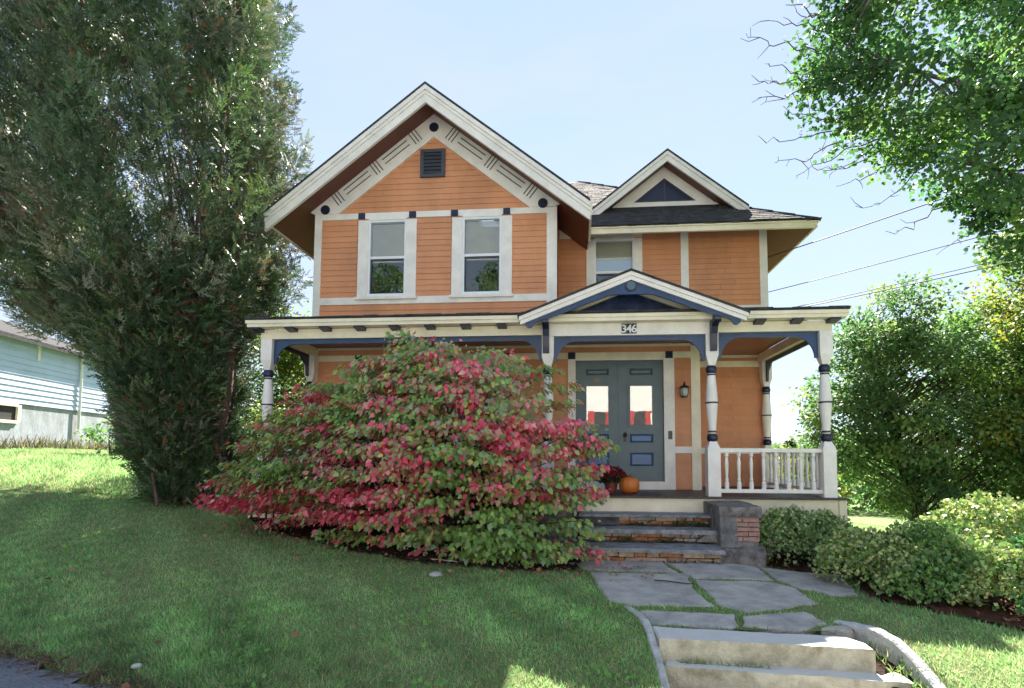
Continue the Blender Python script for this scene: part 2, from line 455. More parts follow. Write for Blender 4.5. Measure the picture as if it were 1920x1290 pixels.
def inpoly(x, y, poly):
    x = np.asarray(x); y = np.asarray(y); c = np.zeros(x.shape, bool)
    n = len(poly)
    for i in range(n):
        x0, y0 = poly[i]; x1, y1 = poly[(i + 1) % n]
        if y0 == y1: continue
        t = ((y0 > y) != (y1 > y)) & (x < (x1 - x0) * (y - y0) / (y1 - y0) + x0)
        c ^= t
    return c

STAIR = [(.60, 4.95), (.62, 3.0), (2.78, 3.0), (2.72, 4.4), (2.62, 4.75), (2.44, 5.02)]     # cut in the bank for the concrete stairs
def grid_mesh(name, xs, ys, zf, m, keep=None):
    X, Y = np.meshgrid(xs, ys, indexing='ij')
    Z = zf(X, Y)
    V = np.stack([X, Y, Z], 2).reshape(-1, 3)
    nx, ny = len(xs), len(ys)
    I = np.arange(nx * ny).reshape(nx, ny)
    Q = np.stack([I[:-1, :-1], I[1:, :-1], I[1:, 1:], I[:-1, 1:]], 2).reshape(-1, 4)
    if keep is not None:
        cx = (X[:-1, :-1] + X[1:, 1:]).ravel() / 2; cy = (Y[:-1, :-1] + Y[1:, 1:]).ravel() / 2
        Q = Q[keep(cx, cy)]
        used = np.unique(Q); mp = -np.ones(len(V), int); mp[used] = np.arange(len(used)); V = V[used]; Q = mp[Q]
    me = bpy.data.meshes.new(name)
    me.vertices.add(len(V)); me.vertices.foreach_set('co', V.reshape(-1).astype(np.float32))
    me.loops.add(Q.size); me.loops.foreach_set('vertex_index', Q.reshape(-1).astype(np.int32))
    me.polygons.add(len(Q)); me.polygons.foreach_set('loop_start', np.arange(0, Q.size, 4, dtype=np.int32))
    me.update(calc_edges=True)
    me.polygons.foreach_set('use_smooth', np.ones(len(Q), bool))
    me.materials.append(m)
    return link(name, me)

def lawn_z(X, Y):
    Z = gz(X, Y)
    inside = inpoly(X, Y, STAIR)
    Z = np.where(inside, np.minimum(Z, -.75), Z)
    hb = (X > -5.1) & (X < 3.85) & (Y > 8.6) & (Y < 17.3)
    return np.where(hb, np.minimum(Z, -.2), Z)
def far_axis(a, b, step, lim):
    core = list(np.arange(a, b + 1e-6, step)); lo = []; hi = []
    s, p = step, a
    while p > -lim: s *= 1.25; p -= s; lo.append(p)
    s, p = step, b
    while p < lim: s *= 1.25; p += s; hi.append(p)
    return np.array(lo[::-1] + core + hi)
tag(grid_mesh('lawn', far_axis(-12, 7, .12, 600), far_axis(2.2, 12, .12, 600), lawn_z, M['lawn']), 'sloping front lawn of green grass', None, None, 'structure')

# ------------------------------------------------------------------ paved setting
def poly_sheet(name, poly, m, step, dz, label, noise=0.0, kind='structure', z_add=None):
    xs = np.arange(min(p[0] for p in poly), max(p[0] for p in poly) + step, step)
    ys = np.arange(min(p[1] for p in poly), max(p[1] for p in poly) + step, step)
    def zf(X, Y):
        r = np.random.default_rng(3)
        z = gz(X, Y) + dz
        if noise: z = z + noise * r.random(X.shape)
        return z
    def keep(x, y):
        n = vnoise(np.stack([x, y, 0 * x], 1), 4, 9.0) * .05
        return inpoly(x + n, y + n, poly)
    return tag(grid_mesh(name, xs, ys, zf, m, keep), label, None, None, kind)
ROADEDGE = [(-30, 10.0), (-10, 5.35), (-4.09, 3.70), (-3.08, 3.42), (-1.5, 3.02), (.3, 2.75), (3.2, 2.4), (9, 1.6), (30, -1.0)]
poly_sheet('pavement', ROADEDGE + [(30, -4.0), (-30, -4.0)], M['asphalt'], .14, .02, 'blue grey asphalt pavement at the foot of the lawn')
poly_sheet('street', [(-45, -4.0), (45, -4.0), (45, -13), (-45, -13)], M['road'], .8, .03, 'asphalt street in front of the house')
BED = [(-5.6, 8.9), (-5.3, 8.25), (-4.6, 7.75), (-3.9, 7.35), (-3.0, 6.95), (-2.2, 6.72), (-1.4, 6.60), (-.6, 6.60), (.05, 6.78), (.15, 8.3), (-5.2, 9.0)]
poly_sheet('soil_bed', BED, M['soil'], .06, .012, 'dark soil bed under the red shrub', .035)
BED2 = [(2.5, 7.45), (3.0, 7.12), (3.35, 6.9), (3.1, 6.15), (3.0, 5.85), (3.5, 5.45), (4.2, 5.0), (5.2, 4.5), (6.5, 4.2), (7, 9), (3.0, 8.4)]
poly_sheet('mulch_bed', BED2, M['redsoil'], .06, .012, 'reddish bark mulch bed under the green hedge', .035)
poly_sheet('driveway', [(5.2, 10.6), (9.5, 10.2), (11, 12.6), (5.2, 13.4)], M['drive'], .3, .03, 'pale sunlit driveway beyond the hedge')

# ------------------------------------------------------------------ house
HX = -0.6
house = empty('house', (HX, 10.0, .0), 'two-storey orange clapboard house with cream trim, navy details and a front porch', 'house')
P = house
def hp(name, mb, m, parent=None, **k): return mb.build(name, m, parent or P, **k)

EX = .113           # clapboard exposure
class Wall:
    """a wall with openings: backing cells plus separate clapboards, one object each"""
    def __init__(s, y, name, x0, x1, z0, z1, holes=(), gable=None):
        mb = MB()
        xs = sorted({x0, x1, *[h[0] for h in holes], *[h[1] for h in holes]})
        zs = sorted({z0, z1, *[h[2] for h in holes], *[h[3] for h in holes]})
        for a, b in zip(xs, xs[1:]):
            for c, d in zip(zs, zs[1:]):
                cx, cz = (a + b) / 2, (c + d) / 2
                if any(h[0] < cx < h[1] and h[2] < cz < h[3] for h in holes): continue
                mb.box(a, b, y, y + .12, c, d)
        if gable: mb.prism(gable, 'Y', y, y + .12)
        s.o = hp(name, mb, M['orange']); s.y = y
    def boards(s, x0, x1, z0, z1, clip=None):
        n = max(1, round((z1 - z0) / EX)); e = (z1 - z0) / n
        proto = None
        for i in range(n):
            a, b = z0 + i * e, z0 + (i + 1) * e
            dx = random.uniform(-.004, .004) * 0
            if clip:
                l0, r0 = clip(a); l1, r1 = clip(b)
                if r1 - l1 < .02: continue
            else: l0, r0, l1, r1 = x0, x1, x0, x1
            y = s.y
            def one(l0, r0, l1, r1):
                mb = MB().pts8([(l0, y - .021, a), (r0, y - .021, a), (r0, y - .001, a), (l0, y - .001, a),
                                (l1, y - .006, b + .004), (r1, y - .006, b + .004), (r1, y - .001, b + .004), (l1, y - .001, b + .004)])
                return hp('clapboard', mb, M['orange'], s.o)
            if min(r0 - l0, r1 - l1) > 1.1:          # long rows are two boards, butted
                c = random.uniform(max(l0, l1) + .35, min(r0, r1) - .35)
                one(l0, c - .002, l1, c - .002); one(c + .002, r0, c + .002, r1)
            elif clip or proto is None:
                o = one(l0, r0, l1, r1)
                if not clip: proto, pz = o, a
            else: copy_part(proto, s.o, (0, random.uniform(-.0012, .0012), a - pz))

GY, LY = 10.0, 11.26          # gable front and side-wing front
w1 = (-4.10, -3.33, 4.64, 6.15); w2 = (-2.215, -1.445, 4.64, 6.15); w3 = (.375, 1.225, 4.70, 6.15)
d1 = (-.02, 1.60, 1.05, 3.30); w4 = (-4.02, -3.22, 1.70, 3.20); w5 = (-2.3, -1.5, 1.70, 3.20)
gw = Wall(GY, 'gable_wall', -5.2, -.41, 3.62, 6.38, [w1, w2], gable=[(-5.2, 6.38), (-.41, 6.38), (-2.81, 8.22)])
gw.boards(-5.06, -4.33, 4.60, 6.18); gw.boards(-3.13, -2.437, 4.60, 6.18); gw.boards(-1.272, -.57, 4.60, 6.18)
gw.boards(-5.06, -.57, 4.10, 4.46)
gw.boards(0, 0, 6.30, 7.80, clip=lambda z: (-2.81 - max(0, (7.86 - z)) * 1.293, -2.81 + max(0, (7.86 - z)) * 1.293))
lw = Wall(LY, 'wing_wall', -.41, 3.95, 3.62, 6.46, [w3])
lw.boards(-.40, .20, 4.66, 6.18); lw.boards(1.395, 2.19, 4.66, 6.34); lw.boards(2.35, 3.80, 4.66, 6.34)
fw = Wall(GY, 'porch_wall', -5.2, 2.23, .86, 3.60, [d1, w4, w5])
fw.boards(-5.06, -4.28, 1.69, 3.33); fw.boards(-5.06, -4.28, .92, 1.57)
fw.boards(-3.0, -2.55, .92, 3.33); fw.boards(-1.27, -.17, .92, 3.33)
fw.boards(1.80, 2.095, 1.69, 3.33); fw.boards(1.80, 2.095, .92, 1.57); fw.boards(-5.06, 2.095, 3.45, 3.56)
pw = Wall(LY, 'porch_side_wall', 2.23, 3.95, .86, 3.60)
pw.boards(2.24, 3.75, 1.69, 3.36); pw.boards(2.24, 3.75, .92, 1.57); pw.boards(2.24, 3.75, 3.49, 3.57)

def side_wall(name, x, y0, y1, z0, z1, sgn):
    mb = MB().box(min(x, x - sgn * .12), max(x, x - sgn * .12), y0, y1, z0, z1)
    n = round((z1 - z0) / EX)
    for i in range(n):
        a = z0 + (z1 - z0) * i / n; b = z0 + (z1 - z0) * (i + 1) / n
        mb.pts8([(x + sgn * .001, y0, a), (x + sgn * .02, y0, a), (x + sgn * .02, y1, a), (x + sgn * .001, y1, a),
                 (x + sgn * .001, y0, b), (x + sgn * .005, y0, b), (x + sgn * .005, y1, b), (x + sgn * .001, y1, b)])
    return hp(name, mb, M['orange'])
side_wall('side_wall', -.41, 10.12, 11.26, 3.9, 6.42, 1)
side_wall('side_wall', 2.23, 10.12, 11.26, .88, 3.60, 1)
side_wall('side_wall', 3.95, 11.38, 17.4, .86, 6.44, 1)
side_wall('side_wall', -5.2, 10.12, 17.4, .86, 6.3, -1)
hp('rear_wall', MB().box(-5.2, 3.95, 17.4, 17.5, .86, 6.05), M['orange'])
hp('foundation', MB().box(-5.15, 2.2, 10.03, 17.45, -1.2, .86).box(2.2, 3.9, 11.3, 17.45, -1.2, .86), M['foundation'])
hp('ground_floor', MB().box(-5.08, 3.83, 11.4, 17.39, .86, .9).box(-5.08, 2.1, 10.13, 11.4, .86, .9), M['dark'])
hp('attic_floor', MB().box(-5.08, 3.83, 11.4, 17.39, 3.62, 3.7).box(-5.08, -.54, 10.13, 11.4, 3.62, 3.7), M['dark'])

# corner boards, belts, blocks
TY = GY - .032
def board(x0, x1, z0, z1, y=GY, name='trim_board', m='trim', proud=.034):
    return hp(name, MB().box(x0, x1, y - proud, y - .0005, z0, z1), M[m])
board(-5.205, -5.06, 3.95, 6.30, name='corner_board'); board(-.57, -.405, 3.95, 6.29, name='corner_board')
board(-.404, -.375, 3.95, 6.3, y=GY + .10, name='corner_board', proud=.13)
board(-5.06, -.57, 6.18, 6.298, name='belt_board'); board(-5.06, -.57, 4.46, 4.60, name='belt_board')
board(3.80, 3.955, 4.53, 6.44, LY, 'corner_board'); board(2.19, 2.35, 4.66, 6.44, LY, 'corner_board')
board(-.40, 3.955, 4.535, 4.655, LY, 'belt_board', proud=.032)
board(-.37, .36, 6.18, 6.44, LY, 'belt_board', 'cream', .04); board(.36, 1.39, 6.185, 6.44, LY, 'belt_board', 'cream', .034)
board(2.095, 2.235, .89, 3.56, name='corner_board', m='cream'); board(-5.2, -5.06, .89, 3.56, name='corner_board', m='cream')
board(2.236, 2.262, .89, 3.56, y=GY + .10, name='corner_board', m='cream', proud=.13)
for a, b in ((-5.06, -4.30), (-4.18, -3.10), (-2.98, -2.44), (-2.3, -1.37), (-1.25, -.165), (-.022, 1.635), (1.772, 2.095)):
    board(a, b, 3.335, 3.45, name='porch_belt_board', m='cream')
board(1.80, 2.095, 1.57, 1.69, name='porch_belt_board', proud=.032); board(-5.06, -4.28, 1.57, 1.69, name='porch_belt_board', proud=.032)
board(2.27, 3.80, 3.36, 3.485, LY, 'porch_belt_board', 'cream'); board(2.262, 3.80, 1.57, 1.69, LY, 'porch_belt_board')
board(-5.06, 2.095, 3.555, 3.598, GY, 'cornice_strip', 'cream', .05); board(2.27, 3.80, 3.555, 3.598, LY, 'cornice_strip', 'cream', .05)
for x0, x1, zz in ((-4.307, -4.172, 6.172), (-3.279, -3.140, 6.172), (-2.442, -2.303, 6.172), (-1.413, -1.278, 6.172)):
    o = hp('corner_block', MB().box(x0, x1, GY - .05, GY - .0345, zz, zz + .125).box(x0 + .03, x1 - .03, GY - .06, GY - .05, zz + .03, zz + .095), M['navy'])
for x0 in (-4.30, -3.10, -2.435, -1.37, -.163, 1.637):
    hp('corner_block', MB().box(x0, x0 + .133, GY - .05, GY - .0345, 3.325, 3.455).box(x0 + .03, x0 + .10, GY - .06, GY - .05, 3.355, 3.425), M['navy'])

# gable frieze with rosettes and incised lines
def zr(x): return 8.46 - .775 * abs(x + 2.81)
FL = [(-5.33, 6.40), (-5.33, 6.36), (-5.20, 6.30), (-4.72, 6.30), (-2.81, 7.80), (-2.81, 8.27)]
for sgn in (-1, 1):
    poly = FL if sgn < 0 else [(-5.62 - x, z) for x, z in FL][::-1]
    fr = hp('gable_frieze', MB().prism(poly, 'Y', GY - .045, GY - .0005), M['trim'])
    ux, uz = .793, .609
    def at(t, o):  # along the slope from the eave, offset across it
        o -= .03; x = -5.02 + ux * t - uz * o; z = 6.30 + uz * t + ux * o
        return (x if sgn < 0 else -5.62 - x, z)
    def line(t0, o0, t1, o1, w=.011):
        a, b = Vector(at(t0, o0)), Vector(at(t1, o1)); d = (b - a).normalized(); p = Vector((-d.y, d.x)) * w
        return [tuple(a - p), tuple(b - p), tuple(b + p), tuple(a + p)]
    L = 2.78
    g = MB()
    for c in (.42, 1.40, 2.38):
        for k in (-1, 0, 1): g.prism(line(c + k * .072, -.02, c + k * .072, .245), 'Y', GY - .0475, GY - .0455)
    for c in (.91, 1.89):
        for o in (.06, .165): g.prism(line(c - .31, o, c + .31, o), 'Y', GY - .0475, GY - .0455)
    hp('incised_lines', g, M['vent'], fr)
for cx, cz in ((-4.99, 6.385), (-.645, 6.365), (-2.808, 7.99)):
    n = 20; ring = lambda r: [(cx + r * cos(2 * pi * k / n), cz + r * sin(2 * pi * k / n)) for k in range(n)]
    hp('rosette', MB().prism(ring(.095), 'Y', GY - .058, GY - .046).prism(ring(.065), 'Y', GY - .07, GY - .0585), M['navy'])
v = hp('gable_vent', MB().box(-3.07, -3.00, GY - .06, GY, 6.98, 7.54).box(-2.645, -2.575, GY - .06, GY, 6.98, 7.54)
       .box(-3.0, -2.645, GY - .06, GY, 6.98, 7.04).box(-3.0, -2.645, GY - .06, GY, 7.48, 7.54), M['vent'])
hp('vent_back', MB().box(-3.0, -2.645, GY - .026, GY - .022, 7.04, 7.48), M['dark'], v)
sl = None
for i in range(6):
    z = 7.05 + i * .073
    if sl is None:
        sl = hp('slat', MB().pts8([(-3.0, GY - .055, z), (-2.645, GY - .055, z), (-2.645, GY - .047, z), (-3.0, GY - .047, z),
                                   (-3.0, GY - .034, z + .06), (-2.645, GY - .034, z + .06), (-2.645, GY - .027, z + .06), (-3.0, GY - .027, z + .06)]), M['vent'], v)
    else: copy_part(sl, v, (0, 0, .073 * i))

# windows
def window(h, y, cas=.205, top=.0, sill=True, sash='sash', blind_to=.5, blind='blind', lower_dark=True, trim='trim', pale_sheet=False):
    x0, x1, z0, z1 = h; f = y - .036
    mb = MB().box(x0 - cas, x0, f, y + .05, z0 - .04, z1 + top).box(x1, x1 + cas, f, y + .05, z0 - .04, z1 + top)
    mb.box(x0, x1, f, y + .05, z1 - .001, z1 + top + .03)
    w = hp('window', mb, M[trim])
    if sill: hp('sill', MB().box(x0 - cas - .03, x1 + cas + .03, y - .085, y + .03, z0 - .095, z0 - .041), M[trim], w)
    s = .042; zm = (z0 + z1) / 2 + .0; mb = MB()
    mb.box(x0, x0 + s, y - .02, y + .06, z0 - .0405, z1).box(x1 - s, x1, y - .02, y + .06, z0 - .0405, z1)
    mb.box(x0 + s, x1 - s, y - .02, y + .06, z1 - s, z1).box(x0 + s, x1 - s, y - .02, y + .06, z0 - .0405, z0 + s * .7)
    hp('sash_frame', mb, M['sash'], w)
    mb = MB().box(x0 + s, x1 - s, y - .004, y + .05, zm - .022, zm + .03)
    hp('meeting_rail', mb, M['sash'], w)
    d = .022
    lo = MB().box(x0 + s, x0 + s + d, y + .006, y + .03, z0 + s, zm - .022).box(x1 - s - d, x1 - s, y + .006, y + .03, z0 + s, zm - .022)
    lo.box(x0 + s, x1 - s, y + .004, y + .03, z0 + s * .7, z0 + s * .7 + d).box(x0 + s + d, x1 - s - d, y + .006, y + .03, zm - .05, zm - .023)
    hp('screen_frame', lo, M['vent' if lower_dark else 'sash'], w)
    hp('pane', MB().box(x0 + s, x1 - s, y + .012, y + .014, zm + .03, z1 - s), M['glass'], w)
    hp('pane', MB().box(x0 + s, x1 - s, y + .032, y + .034, z0 + s * .7, zm - .023), M['glass'], w)
    bz = z1 - s - (z1 - z0) * blind_to; mb = MB(); z = bz
    while z < z1 - s - .01:
        mb.pts8([(x0 + s, y + .066, z), (x1 - s, y + .066, z), (x1 - s, y + .070, z), (x0 + s, y + .070, z),
                 (x0 + s, y + .082, z + .024), (x1 - s, y + .082, z + .024), (x1 - s, y + .086, z + .024), (x0 + s, y + .086, z + .024)])
        z += .022
    mb.box(x0 + s, x1 - s, y + .063, y + .09, bz - .03, bz - .003)
    hp('blind', mb, M[blind], w)
    if pale_sheet: hp('pale_blue_sheet', MB().box(x0 + s, x1 - s, y + .10, y + .104, zm + .0, z1), M['pale_sheet'], w)  # pale blue sheet filling the upper sash behind the blind
    hp('room_behind', MB().box(x0 - .3, x1 + .3, y + .9, y + .92, z0 - .3, z1 + .2), M['dark'], w)
    return w
window(w1, GY); window(w2, GY); window(w3, LY, .165, .0, sill=True, blind_to=.24, pale_sheet=True)
window(w4, GY, .20, .12, blind_to=.62, blind='blind2', trim='cream'); window(w5, GY, .20, .12, blind_to=.62, blind='blind2', trim='cream')

# main gable roof, rakes, eaves
RY = 9.35
def slab(x0, x1, t0, t1, y0, y1, name, m):
    return hp(name, MB().prism([(x0, zr(x0) - t0), (x1, zr(x1) - t0), (x1, zr(x1) - t1), (x0, zr(x0) - t1)], 'Y', y0, y1), M[m])
ap = -2.81
for a, b, yend in ((-5.87, ap, 18.0), (ap, .25, 13.8)):
    slab(a, b, -.01, .04, RY - .05, yend, 'roof_slope', 'roof')
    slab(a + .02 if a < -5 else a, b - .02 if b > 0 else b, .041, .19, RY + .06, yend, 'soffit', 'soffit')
    aa, bb = (a - .0, b) if a < -5 else (a, b + .0)
    slab(aa, bb, .041, .13, RY - .045, RY + .058, 'crown_moulding', 'trim')
    slab(aa + (.0 if a < -5 else 0), bb, .131, .20, RY - .02, RY + .058, 'crown_moulding', 'trim')
    slab(aa, bb, .201, .36, RY, RY + .058, 'rake_board', 'trim')
hp('eave_fascia', MB().prism([(-5.90, zr(-5.87) - .0), (-5.85, zr(-5.87)), (-5.85, zr(-5.87) - .22), (-5.90, zr(-5.87) - .20)], 'Y', RY + .06, 18.0), M['cream'])
hp('eave_fascia', MB().prism([(.235, zr(.25) - .0), (.29, zr(.25)), (.28, zr(.25) - .24), (.235, zr(.25) - .26)], 'Y', RY + .06, 10.60), M['cream'])

# wing hip roof
EZ = 6.15
def zf(y): return EZ + .784 * (y - 10.6)
A, B, Cc, D = (.24, 10.6, EZ), (4.72, 10.6, EZ), (4.72, 18.0, EZ), (-2.8, 18.0, EZ + 1.2)
R1, R2 = (-1.3, 14.3, 9.05), (.05, 14.3, 9.05)
mb = MB(); mb.v = [A, B, Cc, D, R1, R2]; mb.f = [(0, 1, 5, 4), (1, 2, 5), (2, 3, 4, 5), (3, 0, 4)]
hp('hip_roof', mb, M['roof'])
# shingle tabs laid in courses on the front slope and hip (one joined piece: too fine to pick apart)
mb = MB(); rr = random.Random(3)
for i in range(33):
    y0 = 10.57 + i * .112; y1 = y0 + .125
    za, zb = zf(y0) + .022, zf(y1) + .008
    xmax = 4.72 - (y0 - 10.6) * (4.67 / 3.7); x = .2 - (i % 2) * .12 if i < 22 else -1.2
    if i >= 22: xmax = min(xmax, 1.8)
    while x < xmax:
        w = rr.uniform(.16, .30); xb = min(x + w - .008, xmax)
        j = rr.uniform(-.006, .006)
        if xb > x: mb.pts8([(x, y0, za + j - .02), (xb, y0, za + j - .02), (xb, y1, zb - .02), (x, y1, zb - .02), (x, y0, za + j), (xb, y0, za + j), (xb, y1, zb), (x, y1, zb)])
        x += w
o = hp('roof_shingles', mb, M['roof']); o['kind'] = 'stuff'
mb = MB()
for i in range(14):
    t0, t1 = i / 14, (i + 1.25) / 14
    p = lambda t, o: (4.72 + (.05 - 4.72) * t, 10.6 + 3.7 * t, EZ + 2.9 * t + o)
    a, b = Vector(p(t0, .05)), Vector(p(min(t1, 1), .03))
    s = Vector((.09, .09, -.05)); s2 = Vector((-.09, -.02, -.05))
    bse = len(mb.v); mb.v += [tuple(a), tuple(b), tuple(b + s), tuple(a + s), tuple(b + s2), tuple(a + s2)]
    mb.f += [(bse, bse + 3, bse + 2, bse + 1), (bse, bse + 1, bse + 4, bse + 5)]
o = hp('hip_cap_shingles', mb, M['roof2']); o['kind'] = 'stuff'
def sof(p): return MB().pts8([(a, b, c) for a, b, c in p] + [(a, b, c + .015) for a, b, c in p])
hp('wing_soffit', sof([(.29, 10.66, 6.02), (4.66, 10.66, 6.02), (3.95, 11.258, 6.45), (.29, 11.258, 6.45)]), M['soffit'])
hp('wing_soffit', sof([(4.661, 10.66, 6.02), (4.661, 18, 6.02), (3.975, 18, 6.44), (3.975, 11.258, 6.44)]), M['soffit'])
hp('eave_fascia', MB().box(.29, 4.70, 10.60, 10.66, 6.00, 6.10).box(.29, 4.73, 10.57, 10.66, 6.101, 6.145), M['cream'])
hp('eave_fascia', MB().box(4.662, 4.70, 10.661, 18, 6.00, 6.10).box(4.662, 4.73, 10.661, 18, 6.101, 6.145), M['cream'])
hp('eave_flashing', MB().box(.24, 4.76, 10.54, 10.66, 6.146, 6.165).box(4.66, 4.76, 10.66, 18, 6.146, 6.165), M['roof'])

# dormer
def zd(x): return 8.14 - .78 * abs(x - 1.96)
hp('dormer_wall', MB().prism([(.85, 7.135), (3.11, 7.135), (1.96, 8.02)], 'Y', 11.80, 11.95), M['trim'])
hp('dormer_base_trim', MB().prism([(.80, 7.085), (3.16, 7.085), (3.11, 7.134), (.85, 7.134)], 'Y', 11.77, 11.95), M['trim'])
dw = hp('dormer_window', MB().prism([(1.29, 7.20), (2.64, 7.20), (1.96, 7.735)], 'Y', 11.786, 11.799), M['vent'])
hp('pane', MB().prism([(1.36, 7.222), (1.945, 7.222), (1.945, 7.69)], 'Y', 11.78, 11.7855), M['navy'], dw)
hp('pane', MB().prism([(1.975, 7.222), (2.57, 7.222), (1.975, 7.69)], 'Y', 11.78, 11.7855), M['navy'], dw)
for a, b in ((.30, 1.96), (1.96, 3.64)):
    def dslab(t0, t1, y0, y1, name, m, aa=a, bb=b):
        return hp(name, MB().prism([(aa, zd(aa) - t0), (bb, zd(bb) - t0), (bb, zd(bb) - t1), (aa, zd(aa) - t1)], 'Y', y0, y1), M[m])
    dslab(-.01, .035, 11.31, 13.2, 'dormer_roof', 'roof')
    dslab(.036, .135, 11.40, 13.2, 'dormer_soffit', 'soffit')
    dslab(.036, .11, 11.32, 11.398, 'dormer_crown', 'trim'); dslab(.111, .245, 11.35, 11.398, 'dormer_rake', 'trim')

# ------------------------------------------------------------------ porch (part of the house)
PY = 8.5
# deck boards run towards the street
dk = None
x = -5.36
while x < 4.0:
    w = min(.14, 4.02 - x)
    if dk is None: dk = hp('deck_board', MB().box(x, x + w - .006, 8.30, 9.999, .868, .90), M['deck']); x00 = x
    elif x + w < 2.2: copy_part(dk, P, (x - x00, 0, 0))
    else: hp('deck_board', MB().box(x, x + w - .006, 8.30, 11.255, .868, .90), M['deck'])
    x += .14
hp('deck_skirt', MB().box(-5.30, 3.88, 8.36, 8.40, .645, .866), M['cream'])
hp('deck_skirt', MB().box(3.95, 3.985, 8.461, 11.2, .645, .866), M['cream']); hp('deck_skirt', MB().box(-5.335, -5.301, 8.36, 10, .645, .866), M['cream'])
hp('end_pilaster', MB().box(3.881, 3.99, 8.34, 8.46, -.2, .866), M['cream'])
hp('end_pilaster', MB().box(-5.34, -5.301, 8.34, 8.359, .0, .866), M['cream'])
sl = None; x = 2.46
while x < 3.86:
    if sl is None: sl = hp('skirt_slat', MB().box(x, x + .085, 8.372, 8.392, -.1, .644), M['cream']); xs0 = x
    else: copy_part(sl, P, (x - xs0, 0, 0))
    x += .125
x = -5.28
while x < -.5:
    copy_part(sl, P, (x - xs0, 0, 0)); x += .125
hp('crawlspace_back', MB().box(-5.1, 3.9, 8.75, 8.77, -.3, .86), M['dark'])

# posts
def post(x, y=PY, half=False):
    zb1, zb2 = 1.80, 2.865
    mb = MB(); w = .095
    mb.box(x - w, x + w, y - w, y + w, .90, 1.63)
    mb.pts8([(x - w, y - w, 1.63), (x + w, y - w, 1.63), (x + w, y + w, 1.63), (x - w, y + w, 1.63),
             (x - .05, y - .05, 1.745), (x + .05, y - .05, 1.745), (x + .05, y + .05, 1.745), (x - .05, y + .05, 1.745)])
    o = hp('porch_post', mb, M['trim']); mb = MB().box(x - w, x + w, y - w, y + w, 3.09, 3.438)
    mb.pts8([(x - .05, y - .05, 2.93), (x + .05, y - .05, 2.93), (x + .05, y + .05, 2.93), (x - .05, y + .05, 2.93),
             (x - w, y - w, 3.09), (x + w, y - w, 3.09), (x + w, y + w, 3.09), (x - w, y + w, 3.09)])
    hp('post_head', mb, M['trim'], o)
    pr = [(.055, 1.86), (.058, 1.90), (.062, 2.0), (.078, 2.18), (.09, 2.32), (.092, 2.36), (.085, 2.48), (.07, 2.66), (.06, 2.78), (.058, 2.81)]
    sh = hp('post_shaft', MB().lathe((x, y, 0), pr, 20), M['trim'], o, smooth=True)
    for z in (zb1, zb2):
        hp('post_ball', MB().lathe((x, y, z), [(.05, -.062), (.07, -.052), (.082, -.025), (.084, 0), (.082, .025), (.07, .052), (.05, .062)], 16), M['navy'], o, smooth=True)
    for z, r in ((1.895, .062), (2.345, .0955), (2.785, .063)):
        hp('post_ring', MB().lathe((x, y, z), [(r - .006, -.014), (r + .003, -.011), (r + .003, .011), (r - .006, .014)], 20), M['navy'], o)
    return o
for x in (-5.17, -.46, 2.10, 3.80): post(x)
post(3.83, 11.14); post(-5.14, 9.88)

# beams, frieze boards, gingerbread brackets
hp('porch_beam', MB().box(-5.265, -.556, 8.41, 8.59, 3.44, 3.60), M['cream']); hp('porch_beam', MB().box(2.196, 3.895, 8.41, 8.59, 3.44, 3.60), M['cream'])
hp('porch_beam', MB().box(3.705, 3.893, 8.591, 11.24, 3.44, 3.60), M['cream']); hp('porch_beam', MB().box(-5.263, -5.075, 8.591, 9.96, 3.44, 3.60), M['cream'])
hp('header_board', MB().box(-.555, 2.195, 8.395, 8.58, 3.415, 3.612), M['trim'])
def spandrel(x0, x1, zt, y=8.47, bl=True, br=True, z2=3.09):
    h = .075; n = 8; R = .30; mb = MB()
    mb.box(x0, x1, y, y + .035, zt - h, zt - .001)
    o = hp('spandrel_board', mb, M['blue'])
    for side, on in ((0, bl), (1, br)):
        if not on: continue
        sx = x0 if side == 0 else x1; d = 1 if side == 0 else -1
        arc = [(sx + d * (R - (R - .045) * sin(a)), zt - h - R + (R - .0) * (1 - cos(a)) * 1.0) for a in [pi / 2 * k / n for k in range(n + 1)]]
        # concave quarter curve between the board and the post
        arc = []
        for k in range(n + 1):
            a = pi / 2 * k / n
            arc.append((sx + d * (.045 + R - R * cos(a)), zt - h - (R + .03) + (R + .03) * sin(a)))
        poly = [(sx, zt - h - .0005), (sx, zt - h - R - .03)] + [(p[0], min(p[1], zt - h - .0005)) for p in arc]
        # small foot
        if d < 0: poly = poly[::-1]
        hp('bracket', MB().prism(poly, 'Y', y + .001, y + .034), M['blue'], o)
spandrel(-5.07, -.56, 3.438); spandrel(-.36, 2.0, 3.414); spandrel(2.20, 3.70, 3.438)
hp('side_spandrel', MB().box(3.80, 3.835, 8.60, 11.04, 3.365, 3.4385), M['navy'])
hp('side_spandrel', MB().box(-5.175, -5.14, 8.60, 9.78, 3.365, 3.4385), M['navy'])
for x, y1 in ((3.80, 11.04), (-5.175, 9.78)):
    hp('bracket', MB().prism([(y1, 3.364), (y1, 3.02), (y1 - .06, 3.02), (y1 - .09, 3.22), (y1 - .30, 3.364)][::-1], 'X', x + .001, x + .034), M['navy'])

